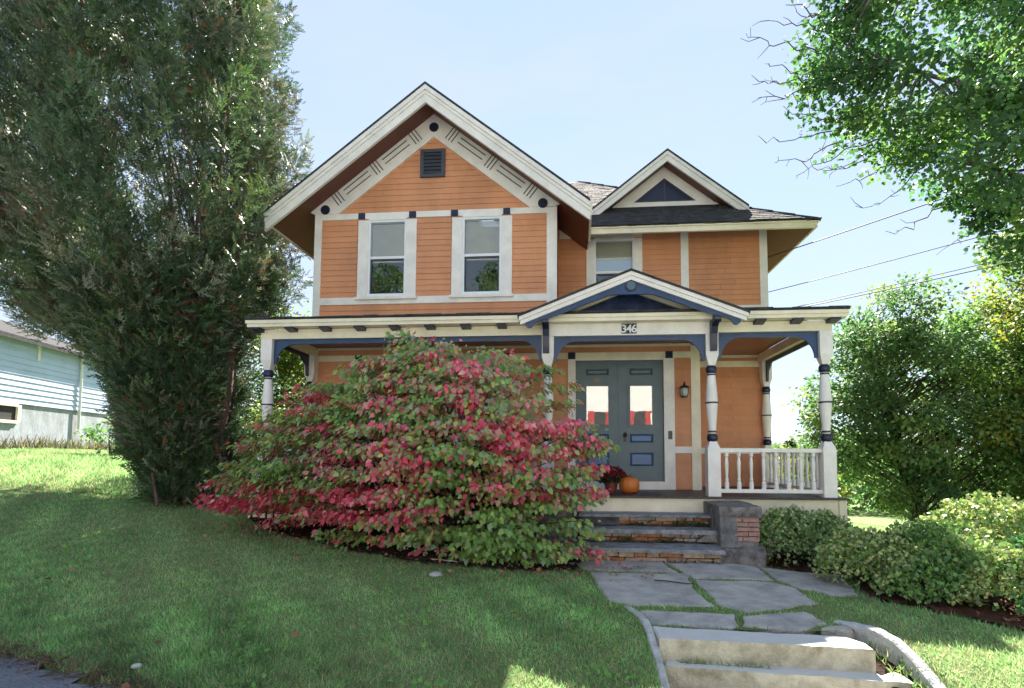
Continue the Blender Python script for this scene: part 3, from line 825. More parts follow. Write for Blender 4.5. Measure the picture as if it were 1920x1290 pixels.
# porch roof
ZP = lambda y: 3.742 + (y - 8.2) * .14
def rslab(x0, x1, y0, y1, t0, t1, name, m):
    return hp(name, MB().prism([(y0, ZP(y0) - t0), (y1, ZP(y1) - t0), (y1, ZP(y1) - t1), (y0, ZP(y0) - t1)], 'X', x0, x1), M[m])
rslab(-5.43, -.408, 8.19, 9.97, .0, .03, 'porch_roof', 'roof'); rslab(-.405, 4.06, 8.19, 11.22, .0, .03, 'porch_roof', 'roof')
mb = MB(); x = -5.43
while x < 4.05:
    w = rr.uniform(.2, .32); mb.box(x, min(x + w - .006, 4.06), 8.175, 8.40, ZP(8.2) - .012, ZP(8.2) + rr.uniform(.006, .02)); x += w
o = hp('eave_shingles', mb, M['roof2']); o['kind'] = 'stuff'
hp('porch_fascia', MB().box(-5.40, 4.03, 8.215, 8.27, 3.602, 3.655).box(-5.42, 4.05, 8.195, 8.27, 3.656, 3.715), M['cream'])
hp('porch_fascia', MB().box(3.975, 4.03, 8.271, 11.2, 3.602, 3.715), M['cream']); hp('porch_fascia', MB().box(-5.40, -5.345, 8.271, 10, 3.602, 3.715), M['cream'])
hp('eave_soffit', MB().box(-5.344, 3.974, 8.271, 8.409, 3.606, 3.62), M['cream'])
md = None
for x in list(np.arange(-5.36, -.9, .585)) + [2.72, 3.27, 3.80]:
    if md is None:
        md = hp('rafter_tail', MB().pts8([(x, 8.235, 3.575), (x + .15, 8.235, 3.575), (x + .15, 8.409, 3.545), (x, 8.409, 3.545),
                                          (x, 8.235, 3.601), (x + .15, 8.235, 3.601), (x + .15, 8.409, 3.601), (x, 8.409, 3.601)]), M['navy']); mx0 = x
    else: copy_part(md, P, (x - mx0, 0, 0))
cp = None
y = 8.60
while y < 11.2:
    if y + .125 < 9.95:
        if cp is None: cp = hp('ceiling_plank', MB().box(-5.07, 3.70, y, y + .126, 3.602, 3.618), M['ceil']); cy0 = y
        else: copy_part(cp, P, (0, y - cy0, random.uniform(-.002, .002)))
    else: hp('ceiling_plank', MB().box(2.24 if y > 9.9 else -5.07, 3.70, y, min(y + .126, 11.25), 3.602, 3.618), M['ceil'])
    y += .131

# railings with turned balusters
def railing(x0, x1, n, axis='X', c=PY):
    mk = lambda a0, a1, z0, z1, w: (MB().box(a0, a1, c - w, c + w, z0, z1) if axis == 'X' else MB().box(c - w, c + w, a0, a1, z0, z1))
    o = hp('porch_railing', mk(x0, x1, 1.575, 1.635, .045), M['trim'])
    hp('bottom_rail', mk(x0, x1, .955, 1.01, .035), M['trim'], o)
    b0 = None
    for i in range(n):
        a = x0 + (x1 - x0) * (i + .6) / (n + .2)
        loc = (a, c, 0) if axis == 'X' else (c, a, 0)
        if b0 is None:
            pr = [(.033, 1.01), (.033, 1.11), (.02, 1.125), (.028, 1.15), (.019, 1.19), (.024, 1.30), (.030, 1.40), (.022, 1.47), (.018, 1.50), (.030, 1.515), (.033, 1.575)]
            b0 = hp('baluster', MB().lathe(loc, pr, 10), M['trim'], o, smooth=False); l0 = loc
        else: copy_part(b0, o, Vector(loc) - Vector(l0))
    return o
railing(2.196, 3.704, 8)
railing(8.596, 11.04, 13, 'Y', 3.81)
railing(-5.074, -.556, 24)
railing(8.596, 9.78, 6, 'Y', -5.15)

# entrance gable over the steps
GX = .82; ze = lambda x: 4.325 - .393 * abs(x - GX)
for sgn in (-1, 1):
    X = lambda d: GX + sgn * d
    def es(d0, d1, t0, t1, y0, y1, name, m, parent=None):
        pl = [(X(d0), ze(X(d0)) - t0), (X(d1), ze(X(d1)) - t0), (X(d1), ze(X(d1)) - t1), (X(d0), ze(X(d0)) - t1)]
        return hp(name, MB().prism(pl if sgn > 0 else pl[::-1], 'Y', y0, y1), M[m], parent)
    es(0, 1.72, -.005, .03, 7.95, 11.1, 'entrance_roof', 'roof')
    es(0, 1.70, .031, .09, 7.965, 8.029, 'entrance_crown', 'trim')
    es(0, 1.68, .091, .155, 7.99, 8.029, 'entrance_rake', 'trim')
    es(0, 1.66, .031, .06, 8.071, 9.9, 'entrance_soffit', 'cream')
    es(0.0, 1.25, .061, .20, 8.37, 8.425, 'tympanum_trim', 'cream')
    # scrolled bargeboard
    top = lambda d: (X(d), ze(X(d)) - .100)
    pl = [top(0), top(1.50)]
    cx, cz = X(1.545), ze(X(1.545)) - .19
    for k in range(11):
        a = pi * .55 - k * pi * .155
        pl.append((cx + sgn * .062 * cos(a), cz + .062 * sin(a)))
    pl += [(X(1.40), ze(X(1.40)) - .20), (X(1.36), ze(X(1.36)) - .205), (X(1.24), ze(X(1.24)) - .225), (X(.33), ze(X(.33)) - .245), (X(.26), 3.955), (X(0), 3.955)]
    hp('bargeboard', MB().prism(pl, 'Y', 8.03, 8.07), M['blue'])
ring = lambda r: [(GX + r * cos(2 * pi * k / 24), 4.085 + r * sin(2 * pi * k / 24)) for k in range(24)]
ro = hp('rosette', MB().prism(ring(.088), 'Y', 8.012, 8.0295), M['navy'])
hp('rosette_face', MB().prism(ring(.068), 'Y', 8.002, 8.0115), M['teal'], ro)
ty = hp('tympanum', MB().prism([(-.42, 3.613), (2.06, 3.613), (GX, 4.22)], 'Y', 8.45, 8.55), M['navy'])
row = 0; z = 4.10; proto = None
rows = []
zb = 3.615; i = 0
while zb < 4.12:
    half = (4.12 - zb - .075) / .393 + .02
    half = min(half, 1.24)
    n = int(2 * half / .115); off = .0575 if i % 2 else 0
    for k in range(-n // 2, n // 2 + 1):
        cx = GX + k * .115 + off
        if abs(cx - GX) + .06 > half: continue
        rows.append((cx, zb, i))
    zb += .095; i += 1
for cx, zb, i in rows:
    if proto is None:
        arc = [(.052 * cos(a), .045 - .052 * sin(a) * 1.0) for a in [pi * k / 6 for k in range(7)]]
        pl = [(cx + a, zb + .0 + c + .012) for a, c in arc] + [(cx - .052, zb + .135), (cx + .052, zb + .135)]
        b = len(pl); mb = MB()
        mb.v = [(px, 8.430 + .014 * (pz - zb) / .135, pz) for px, pz in pl] + [(px, 8.449, pz) for px, pz in pl]
        mb.f = [tuple(range(b)), tuple(reversed(range(b, 2 * b)))] + [(k, b + k, b + (k + 1) % b, (k + 1) % b) for k in range(b)]
        proto = hp('shingle', mb, M['shingle_blue'], ty); p0 = (cx, zb)
    else: copy_part(proto, ty, (cx - p0[0], random.uniform(-.002, 0), zb - p0[1]))
for cx in (-.485, 2.11):
    pl = [(8.394, 3.66), (8.10, 3.66), (8.06, 3.62), (8.07, 3.56), (8.12, 3.53), (8.19, 3.55), (8.27, 3.50), (8.31, 3.40), (8.33, 3.24), (8.35, 3.15), (8.394, 3.14)]
    hp('scroll_corbel', MB().prism(pl, 'X', cx - .05, cx + .05), M['navy'])

# house number 346: white numerals on dark tiles
def text_mesh(name, body, size, loc, m, parent, depth=.003):
    cu = bpy.data.curves.new('numeral_curve', 'FONT'); cu.body = body; cu.size = size; cu.extrude = depth
    cu.align_x = 'CENTER'; cu.offset = size * .018
    t = bpy.data.objects.new('numeral_source', cu); COL.objects.link(t)
    bpy.context.view_layer.update()
    me = bpy.data.meshes.new_from_object(t.evaluated_get(bpy.context.evaluated_depsgraph_get()))
    bpy.data.objects.remove(t); bpy.data.curves.remove(cu)
    me.transform(Matrix.Translation(loc) @ Matrix.Rotation(pi / 2, 4, 'X'))
    me.materials.clear(); me.materials.append(m)
    return link(name, me, parent)
for i, ch in enumerate('346'):
    x = .706 + i * .078
    pl = hp('number_tile', MB().box(x, x + .076, 8.386, 8.3945, 3.436, 3.596), M['navy'])
    text_mesh('numeral', ch, .175, (x + .038, 8.3845, 3.454), M['white'], pl)

# front doors
DY = GY
hp('door_casing', MB().box(-.165, -.021, GY - .04, GY + .06, .905, 3.325).box(1.601, 1.795, GY - .04, GY + .06, .905, 3.334)
   .box(-.021, 1.601, GY - .036, GY + .06, 3.301, 3.334), M['trim'])
hp('door_sill', MB().box(-.0205, 1.6005, GY - .10, GY + .1, .905, 1.048), M['trim'])
def door(x0, x1, right):
    yf = GY + .03; W_ = x1 - x0; sx = W_ * .205
    o = hp('front_door', MB().box(x0 + .002, x0 + sx, yf, yf + .045, 1.05, 3.298).box(x1 - sx, x1 - .002, yf, yf + .045, 1.05, 3.298)
           .box(x0 + sx, x1 - sx, yf, yf + .045, 1.05, 1.30).box(x0 + sx, x1 - sx, yf, yf + .045, 1.60, 1.735)
           .box(x0 + sx, x1 - sx, yf, yf + .045, 1.945, 2.06).box(x0 + sx, x1 - sx, yf, yf + .045, 2.86, 3.005).box(x0 + sx, x1 - sx, yf, yf + .045, 3.17, 3.298), M['teal'])
    for z0, z1, m, zz in ((1.30, 1.60, 'panelblue', 1), (1.735, 1.945, 'panelblue', 1), (3.005, 3.17, 'teal', 1)):
        a, b = x0 + sx, x1 - sx; g = .035
        mb = MB().box(a, b, yf + .03, yf + .044, z0, z1)
        for q in ((a, a + .022, z0, z1), (b - .022, b, z0, z1), (a + .022, b - .022, z0, z0 + .022), (a + .022, b - .022, z1 - .022, z1)):
            mb.box(q[0], q[1], yf - .012, yf + .03, q[2], q[3])
        p = hp('door_moulding', mb, M['teal'], o)
        hp('door_panel', MB().pts8([(a + .03, yf + .029, z0 + .03), (b - .03, yf + .029, z0 + .03), (b - .03, yf + .029, z1 - .03), (a + .03, yf + .029, z1 - .03),
                                    (a + .065, yf + .004, z0 + .06), (b - .065, yf + .004, z0 + .06), (b - .065, yf + .004, z1 - .06), (a + .065, yf + .004, z1 - .06)]), M[m], o)
    a, b, z0, z1 = x0 + sx, x1 - sx, 2.06, 2.86
    mb = MB()
    for q in ((a - .01, a + .035, z0 - .01, z1 + .01), (b - .035, b + .01, z0 - .01, z1 + .01), (a + .035, b - .035, z0 - .01, z0 + .035), (a + .035, b - .035, z1 - .035, z1 + .01)):
        mb.box(q[0], q[1], yf - .018, yf + .03, q[2], q[3])
    hp('glass_moulding', mb, M['teal'], o)
    hp('door_glass', MB().box(a, b, yf + .012, yf + .015, z0, z1), M['mirror'], o)
    hp('lace_curtain', MB().box(a, b, yf + .028, yf + .030, z0, z1), M['blind2'], o)
    if right:
        k = hp('door_handle', MB().box(x0 + .075, x0 + .125, yf - .012, yf - .001, 1.78, 1.96), M['black'], o)
        mb = MB(); mb.lathe((0, 0, 0), [(.012, 0), (.012, .03), (.03, .04), (.036, .06), (.028, .078), (.01, .084)], 12)
        mb.v = [(x0 + .10 + vx, yf - .012 - vz, 1.90 + vy) for vx, vy, vz in mb.v]
        hp('door_knob', mb, M['black'], o, smooth=True)
    else:
        hp('mail_plate', MB().box(x0 + .33, x0 + .44, yf - .008, yf - .001, 2.90, 2.965), M['brass'], o)
    return o
door(-.018, .788, False); door(.792, 1.598, True)
hp('astragal', MB().box(.77, .81, GY + .016, GY + .0295, 1.05, 3.298), M['teal'])
hp('doorbell', MB().box(1.672, 1.742, GY - .062, GY - .041, 1.825, 1.975), M['plastic'])
hp('bell_button', MB().box(1.692, 1.722, GY - .066, GY - .0625, 1.85, 1.88), M['vent'])
hp('downspout', MB().tube([(3.99, 11.5, 4.62), (3.99, 11.5, 4.1)], .06, 10), M['pipe'])

# porch lantern by the door
ln = empty('wall_lantern', (1.945, GY, 2.60), 'small black porch lantern with frosted glass on the orange wall right of the doors', 'lantern')
lx, ly = 1.955, GY - .14
MB().box(lx - .055, lx + .055, GY - .045, GY - .022, 2.60, 2.80).build('backplate', M['brass'], ln)
MB().tube([(lx, GY - .045, 2.78), (lx, GY - .10, 2.84), (lx, ly, 2.83)], .012, 6).build('bracket_arm', M['black'], ln)
MB().lathe((lx, ly, 2.60), [(.025, 0), (.05, .015), (.062, .03), (.07, .06), (.072, .11), (.068, .15)], 16).build('lamp_glass', M['lampglass'], ln, smooth=True)
MB().lathe((lx, ly, 2.75), [(.085, 0), (.09, .012), (.07, .035), (.03, .055), (.014, .07), (.014, .09), (.02, .10), (.006, .13)], 16).build('lamp_cap', M['black'], ln, smooth=True)
mb = MB().lathe((lx, ly, 2.578), [(.02, 0), (.055, .008), (.055, .022)], 16)
for k in range(4):
    a = pi / 4 + k * pi / 2
    mb.tube([(lx + .052 * cos(a), ly + .052 * sin(a), 2.60), (lx + .078 * cos(a), ly + .078 * sin(a), 2.66), (lx + .078 * cos(a), ly + .078 * sin(a), 2.755)], .005, 4)
mb.build('lamp_cage', M['black'], ln)

# pumpkin and potted mums at the door
px, py = .86, 8.95
pk = empty('pumpkin', (px, py, .90), 'round orange pumpkin sitting on the porch deck before the doors', 'pumpkin')
mb = MB(); n = 40; prof = [(.03, .012), (.09, .0), (.145, .03), (.168, .09), (.172, .14), (.158, .20), (.12, .25), (.06, .268), (.015, .255)]
for r, z in prof:
    for k in range(n):
        a = 2 * pi * k / n; rib = 1 - .06 * abs(cos(a * 5)) ** .5 * (1 if r > .05 else .3)
        rib = .94 + .06 * abs(sin(a * 5)) ** .6
        mb.v.append((px + r * rib * cos(a), py + r * rib * sin(a), .90 + z * 1.0))
for i in range(len(prof) - 1):
    for k in range(n):
        mb.f.append((i * n + k, i * n + (k + 1) % n, (i + 1) * n + (k + 1) % n, (i + 1) * n + k))
mb.f.append(tuple(reversed(range(n)))); mb.f.append(tuple(range((len(prof) - 1) * n, len(prof) * n)))
mb.build('pumpkin_body', M['pumpkin'], pk, smooth=True)
MB().tube([(px, py, 1.15), (px + .005, py, 1.18), (px + .02, py - .01, 1.205)], [.028, .017, .02], 7).build('pumpkin_stem', M['pstem'], pk)
qx, qy = .57, 9.05
pt = empty('potted_mum', (qx, qy, .90), 'dark red mums in a small red pot beside the pumpkin', 'potted plant')
MB().lathe((qx, qy, .90), [(.085, 0), (.11, .14), (.125, .145), (.127, .185), (.11, .186), (.105, .165)], 18).build('flower_pot', M['pot'], pt)
rng = np.random.default_rng(21)
u = unit(rng.normal(0, 1, (900, 3))); u[:, 2] = np.abs(u[:, 2])
pos = np.array([qx, qy, 1.08]) + u * np.array([.24, .22, .22]) * rng.uniform(.5, 1, (900, 1))
scatter('mum_leaves', M['gloss'], T_OVAL, pos, u + rng.normal(0, .5, u.shape), rng.normal(0, 1, u.shape), rng.uniform(.04, .06, 900), pick(rng, [(.03, .06, .02), (.05, .08, .03)], [1, 1], 900), pt)
u = unit(rng.normal(0, 1, (1100, 3))); u[:, 2] = np.abs(u[:, 2]) * .9 + .28; u = unit(u)
pos = np.array([qx, qy, 1.10]) + u * np.array([.27, .25, .22])
scatter('mum_flowers', M['dry'], T_OVAL, pos, rng.normal(0, 1, u.shape), u, rng.uniform(.03, .045, 1100), pick(rng, [(.16, .012, .016), (.24, .02, .022), (.09, .008, .012)], [2, 1, 1], 1100), pt)

# ------------------------------------------------------------------ stone steps and piers
st = empty('stone_steps', (1.0, 7.6, .05), 'old stone steps with bluestone treads and rubble risers up to the porch', 'steps')
def rough_slab(name, poly, z0, z1, m, parent, jit=.012, seed=1, n_sub=4, edge=.0):
    """a thick slab with a broken, uneven outline and a slightly uneven top"""
    r = random.Random(seed); pts = []
    for i in range(len(poly)):
        a, b = Vector(poly[i]), Vector(poly[(i + 1) % len(poly)])
        k = max(1, int((b - a).length / .09))
        for t in range(k):
            p = a.lerp(b, t / k); pts.append((p.x + r.uniform(-jit, jit), p.y + r.uniform(-jit, jit)))
    n = len(pts); cx = sum(p[0] for p in pts) / n; cy = sum(p[1] for p in pts) / n
    mb = MB(); c = .014
    f = (lambda x, y: z1) if not callable(z1) else z1
    g = (lambda x, y: z0) if not callable(z0) else z0
    tz = [r.uniform(-.004, .004) for _ in pts]
    ins = lambda p, d: (p[0] + (cx - p[0]) * d, p[1] + (cy - p[1]) * d)
    mb.v += [(p[0], p[1], g(*p)) for p in pts]
    mb.v += [(p[0], p[1], f(*p) - c + tz[i]) for i, p in enumerate(pts)]
    for i, p in enumerate(pts):
        q = ins(p, .018); mb.v.append((q[0], q[1], f(*q) + tz[i] * .5))
    for i in range(n):
        j = (i + 1) % n
        mb.f += [(i, j, n + j, n + i), (n + i, n + j, 2 * n + j, 2 * n + i)]
    mb.f += [tuple(range(2 * n, 3 * n)), tuple(reversed(range(n)))]
    return mb.build(name, m, parent)
TR = [(.66, 7.92, 8.36, .035, 1.92), (.49, 7.60, 7.985, .06, 1.93), (.30, 7.14, 7.66, .05, 1.90)]
for i, (z, y0, y1, th, xr) in enumerate(TR):
    rough_slab('stair_tread', [(.02 - .04 * i, y0 + .02 * i), (xr, y0 - .01), (xr, y1), (.02, y1)], z - th, z, M['slate'], st, .014, 10 + i)
RS = random.Random(8)
def riser(x0, x1, y, z0, z1, k):
    mb = MB().box(x0, x1, y + .07, y + .3, z0 - .1, z1)
    hp_ = mb.build('riser_core', M['mortar'], st)
    if z1 - z0 < .17: nrow = 2
    else: nrow = 3
    z = z0
    for r in range(nrow):
        h = (z1 - z0) / nrow * RS.uniform(.9, 1.1)
        zt = z1 - .002 if r == nrow - 1 else z + h
        x = x0 + RS.uniform(0, .05)
        while x < x1 - .03:
            w = RS.uniform(.09, .34); xb = min(x + w, x1)
            m = RS.choices(STONES, [3, 3, 1.6, 3])[0]
            d = RS.uniform(-.015, .02)
            o = MB().box(x + .006, xb - .006, y + d, y + .12, z + .006, zt - .006, .007).build('stone', m, st)
            x = xb
        z = zt
riser(.0, 1.90, 8.0, .515, .623, 0); riser(.0, 1.90, 7.70, .32, .428, 1); riser(-.05, 1.88, 7.25, .04, .248, 2)
MB().box(.05, .62, 7.965, 8.02, .50, .62, .008).build('stone', M['darkstone'], st)
MB().pts8([(1.64, 7.62, .33), (1.93, 7.60, .33), (1.95, 7.75, .33), (1.64, 7.75, .33), (1.80, 7.63, .45), (1.94, 7.60, .47), (1.95, 7.75, .47), (1.80, 7.75, .45)]).build('stone', STONES[2], st)
# moss and small weeds in the joints
rng = np.random.default_rng(9)
N = 700; lv = rng.integers(0, 3, N)
yy = np.array([7.97, 7.66, 7.20])[lv] + rng.normal(0, .015, N); zz = np.array([.50, .31, .08])[lv] + rng.uniform(0, .05, N)
cc = np.array([[.9, 1.5, 1.75], [.7, 1.25, 1.8], [1.3, 1.5, 1.75]])[lv, rng.integers(0, 3, N)] + rng.normal(0, .07, N)
o = scatter('step_moss', M['mossy'], T_OVAL, np.stack([np.clip(cc, .05, 1.88), yy, zz], 1), rng.normal(0, 1, (N, 3)) + [0, -.6, .6], rng.normal(0, 1, (N, 3)), rng.uniform(.02, .045, N), pick(rng, [(.06, .09, .03), (.05, .075, .035)], [1, 1], N), st)
o['kind'] = 'stuff'

def rock(name, x0, x1, y0, y1, z0, z1, m, parent, amp=.02, rnd=.25, seed=1, n=9):
    """an eroded block: gridded box, corners rounded off, faces pushed in and out by noise"""
    V, F = [], []; idx = {}
    c = np.array([(x0 + x1) / 2, (y0 + y1) / 2, (z0 + z1) / 2]); h = np.array([x1 - x0, y1 - y0, z1 - z0]) / 2
    def vid(p):
        k = tuple(np.round(p, 4))
        if k not in idx: idx[k] = len(V); V.append(k)
        return idx[k]
    for ax in range(3):
        for sg in (-1, 1):
            for i in range(n):
                for j in range(n):
                    q = []
                    for a, b in ((i, j), (i + 1, j), (i + 1, j + 1), (i, j + 1)):
                        p = np.zeros(3); p[ax] = sg; p[(ax + 1) % 3] = 2 * a / n - 1; p[(ax + 2) % 3] = 2 * b / n - 1; q.append(vid(p))
                    F.append(q if sg > 0 else q[::-1])
    P3 = np.array(V, float)
    r = np.maximum(np.abs(P3).max(1), 1e-6); l = (np.abs(P3) ** 5).sum(1) ** .2
    P3 = P3 * ((r / l) * rnd + (1 - rnd))[:, None]
    W3 = c + P3 * h
    W3 = W3 + P3 / np.linalg.norm(P3, axis=1, keepdims=True) * (amp * vnoise(W3, seed, 4.5) + amp * .6 * vnoise(W3, seed + 1, 14))[:, None]
    mb = MB(); mb.v = [tuple(v) for v in W3]; mb.f = [tuple(f) for f in F]
    return mb.build(name, m, parent)
def pier(x0, x1, label, bricks=True):
    g = g1((x0 + x1) / 2, 7.4) - .1
    o = empty('step_pier', ((x0 + x1) / 2, 7.9, .0), label, 'pier')
    sd3 = int(abs(x0) * 10)
    MB().box(x0 + .03, x1 - .03, 7.49, 8.32, .0, .73).build('pier_core', M['mortar'], o)
    rock('cement_face', x0 - .015, x0 + .08, 7.44, 8.36, .20, .735, M['cement'], o, .012, .12, sd3 + 3, 12)
    rock('cap_stone', x0 - .03, x1 + .02, 7.40, 8.37, .70, .84, M['cement'], o, .012, .14, sd3 + 5, 14)
    rock('base_stone', x0 - .11, x1 + .06, 7.29, 8.15, g - .15, .315, M['cement'], o, .028, .55, sd3 + 8, 14)
    rock('cement_patch', x0 - .01, x0 + .22, 7.425, 7.56, .27, .72, M['cement2'], o, .014, .25, sd3 + 11, 9)
    rock('cement_patch', x0 + .17, x1 - .01, 7.43, 7.56, .26, .385, M['cement'], o, .012, .3, sd3 + 12, 9)
    rock('cement_patch', x0 + .17, x1 - .0, 7.435, 7.56, .668, .73, M['cement'], o, .008, .3, sd3 + 13, 9)
    if bricks:
        MB().box(x0 + .12, x1 - .02, 7.455, 7.55, .30, .70).build('mortar_bed', M['mortar'], o)
        z = .378
        for r in range(5):
            xs = [x0 + .185 + RS.uniform(-.03, .03)] + ([x1 - .15] if r % 2 else [x1 - .22]) + [x1]
            if r == 2: xs = [xs[0], x1]
            for a, b in zip(xs, xs[1:]):
                MB().box(a + .004, b - .004, 7.425 + RS.uniform(-.006, .006), 7.54, z + .004, z + .056, .005).build('brick', M['brick'], o)
            z += .064
        z = .31
        for r in range(6):
            for k in range(3):
                a = 7.56 + k * .26 + (r % 2) * .06
                MB().box(x1 - .10, x1 + .0 + RS.uniform(-.005, .006), a, a + .235, z + .004, z + .056, .004).build('brick', M['brick'], o)
            z += .064
    return o
pier(1.93, 2.43, 'stubby brick and cement pier with a slab cap right of the stone steps')
pier(-.50, -.01, 'grey cement pier left of the stone steps, mostly behind the red shrub', False)

# ------------------------------------------------------------------ flagstone path
path = tag(poly_sheet('path', [(-.05, 7.25), (2.4, 7.35), (3.3, 7.1), (2.9, 5.9), (2.4, 4.95), (.66, 4.95), (.3, 5.6), (.1, 6.6)], M['lawn'], .07, .004, 'flagstone path between the two flights of steps', .01))
FLAGS = {
 'A': [(-.1, 7.05), (.30, 7.22), (1.08, 7.22), (1.18, 6.72), (.16, 6.76)],
 'B': [(1.16, 7.24), (2.28, 7.22), (2.22, 6.46), (1.36, 6.47)],
 'C': [(2.36, 7.22), (3.30, 7.08), (2.92, 5.98), (2.73, 5.90), (2.44, 6.16), (2.30, 6.52)],
 'D': [(.18, 6.62), (1.30, 6.60), (1.25, 6.10), (1.33, 5.52), (.53, 5.50), (.33, 5.64)],
 'E': [(1.36, 6.33), (2.20, 6.37), (2.36, 6.13), (2.34, 5.60), (1.64, 5.36), (1.42, 5.58)],
 'F': [(.62, 5.32), (1.46, 5.27), (1.44, 5.02), (1.36, 4.97), (.68, 5.02)],
 'G': [(1.55, 5.20), (2.14, 5.34), (2.20, 5.08), (1.90, 4.92), (1.50, 5.00)],
 'H': [(2.12, 4.98), (2.38, 5.03), (2.36, 4.93)]}
for i, (k, pl) in enumerate(FLAGS.items()):
    tilt = random.uniform(-.008, .008)
    cxy = np.mean(np.array(pl), 0); pl = [tuple(cxy + (np.array(p) - cxy) * 1.035) for p in pl]
    rough_slab('flagstone', pl if k in 'ABCDEFGH' else pl, lambda x, y: g1(x, y) - .06, lambda x, y, t=tilt: g1(x, y) + .028 + t * (x - 1.5), M['flag'], path, .020, 30 + i)

# ------------------------------------------------------------------ concrete stairs at the foot of the path
cs = empty('concrete_stairs', (1.5, 4.5, -.2), 'weathered concrete steps with low cheek walls at the end of the flagstone path', 'steps')
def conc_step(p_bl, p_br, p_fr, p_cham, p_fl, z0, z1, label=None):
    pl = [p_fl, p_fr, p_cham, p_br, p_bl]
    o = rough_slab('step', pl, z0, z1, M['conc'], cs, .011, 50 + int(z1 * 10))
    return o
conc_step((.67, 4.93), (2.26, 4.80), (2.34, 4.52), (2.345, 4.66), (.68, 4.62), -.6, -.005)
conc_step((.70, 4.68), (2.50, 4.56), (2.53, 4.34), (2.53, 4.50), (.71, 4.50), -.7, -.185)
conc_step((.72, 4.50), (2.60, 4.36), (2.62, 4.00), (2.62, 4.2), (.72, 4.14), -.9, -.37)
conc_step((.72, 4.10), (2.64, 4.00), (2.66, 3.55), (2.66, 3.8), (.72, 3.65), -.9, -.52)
mb = MB().prism([(2.28, 4.95), (2.50, 4.95), (2.74, 4.3), (2.76, 3.4), (2.50, 3.4), (2.34, 4.5)][::-1], 'Z', -1.0, -.9)
mb.v = [(a, b, c if k < 6 else -.09 - max(0, 4.75 - b) * .33) for k, (a, b, c) in enumerate(mb.v)]
mb.build('packed_soil', M['soil'], cs)
rng = np.random.default_rng(17)
N = 420; yy = rng.uniform(3.6, 4.92, N); xx = 2.42 + (4.95 - yy) * .17 + rng.uniform(-.06, .16, N)
o = scatter('step_weeds', M['grass'], T_BLADE, np.stack([xx, yy, -.09 - np.maximum(0, 4.75 - yy) * .33], 1), rng.normal(0, .45, (N, 3)) + [0, 0, .8], rng.normal(0, 1, (N, 3)), rng.uniform(.04, .09, N), pick(rng, [(.17, .30, .09), (.26, .24, .13)], [2, 1], N), cs, 1.5)
o['kind'] = 'stuff'
N = 520; row = rng.integers(0, 2, N); xx = rng.uniform(.72, 2.35, N)
k = vnoise(np.stack([xx, row * 3., 0 * xx], 1), 19, 3.0) > -.1; xx, row = xx[k], row[k]; N = len(xx)
o = scatter('step_weeds', M['grass'], T_BLADE, np.stack([xx, np.where(row == 0, 4.605 - (xx - .7) * .075, 4.12 - (xx - .7) * .06) - .012, np.where(row == 0, -.185, -.37)], 1), rng.normal(0, .45, (N, 3)) + [0, -.35, .7], rng.normal(0, 1, (N, 3)), rng.uniform(.025, .075, N), pick(rng, [(.17, .30, .09), (.24, .24, .12)], [2, 1], N), cs, 1.5)
o['kind'] = 'stuff'
# cheek walls: swept tops that sink into the bank
def cheek(path_pts, wid, name):
    mb = MB(); n = len(path_pts)
    for i, (x, y, z) in enumerate(path_pts):
        a = Vector(path_pts[max(i - 1, 0)][:2]); b = Vector(path_pts[min(i + 1, n - 1)][:2]); d = (b - a).normalized(); p = Vector((-d.y, d.x)) * wid / 2
        r = random.uniform(-.004, .004)
        for q, zz in ((p, z - .9), (p, z - .012), (p * .7, z + r), (-p * .7, z + r), (-p, z - .012), (-p, z - .9)):
            mb.v.append((x + q.x, y + q.y, zz))
    for i in range(n - 1):
        for k in range(5):
            mb.f.append((i * 6 + k, (i + 1) * 6 + k, (i + 1) * 6 + k + 1, i * 6 + k + 1))
    mb.f.append(tuple(range(6))[::-1]); mb.f.append(tuple((n - 1) * 6 + k for k in range(6)))
    return mb.build(name, M['conc2'], cs)
def densify(pts, k=4):
    out = []
    for a, b in zip(pts, pts[1:]):
        for t in range(k): out.append(tuple(np.array(a) + (np.array(b) - np.array(a)) * t / k))
    return out + [tuple(pts[-1])]
cheek(densify([(.40, 5.72, -.01), (.50, 5.45, .02), (.585, 5.18, .035), (.62, 5.02, .025), (.635, 4.85, -.01), (.645, 4.5, -.10), (.65, 4.1, -.21), (.66, 3.7, -.32), (.66, 3.3, -.42)]), .07, 'cheek_wall')
cheek(densify([(2.34, 5.16, .03), (2.44, 5.00, .05), (2.53, 4.84, .06), (2.60, 4.70, .02), (2.65, 4.52, -.07), (2.68, 4.33, -.18), (2.71, 4.05, -.30), (2.73, 3.7, -.42)]), .10, 'cheek_wall')

# ------------------------------------------------------------------ vegetation builders
def tube_many(segs, name, m, parent=None, n=5, smooth=True):
    mb = MB()
    for pts, rad in segs: mb.tube(pts, rad, n, cap=False)
    return mb.build(name, m, parent, smooth=smooth)

def bent(a, b, rng, k=4, sag=.12):
    a, b = np.array(a, float), np.array(b, float); L = np.linalg.norm(b - a); out = []
    for i in range(k + 1):
        t = i / k; w = sin(pi * t)
        out.append(a + (b - a) * t + rng.normal(0, sag * L * .35, 3) * w + np.array([0, 0, sag * L]) * w * .6)
    return out

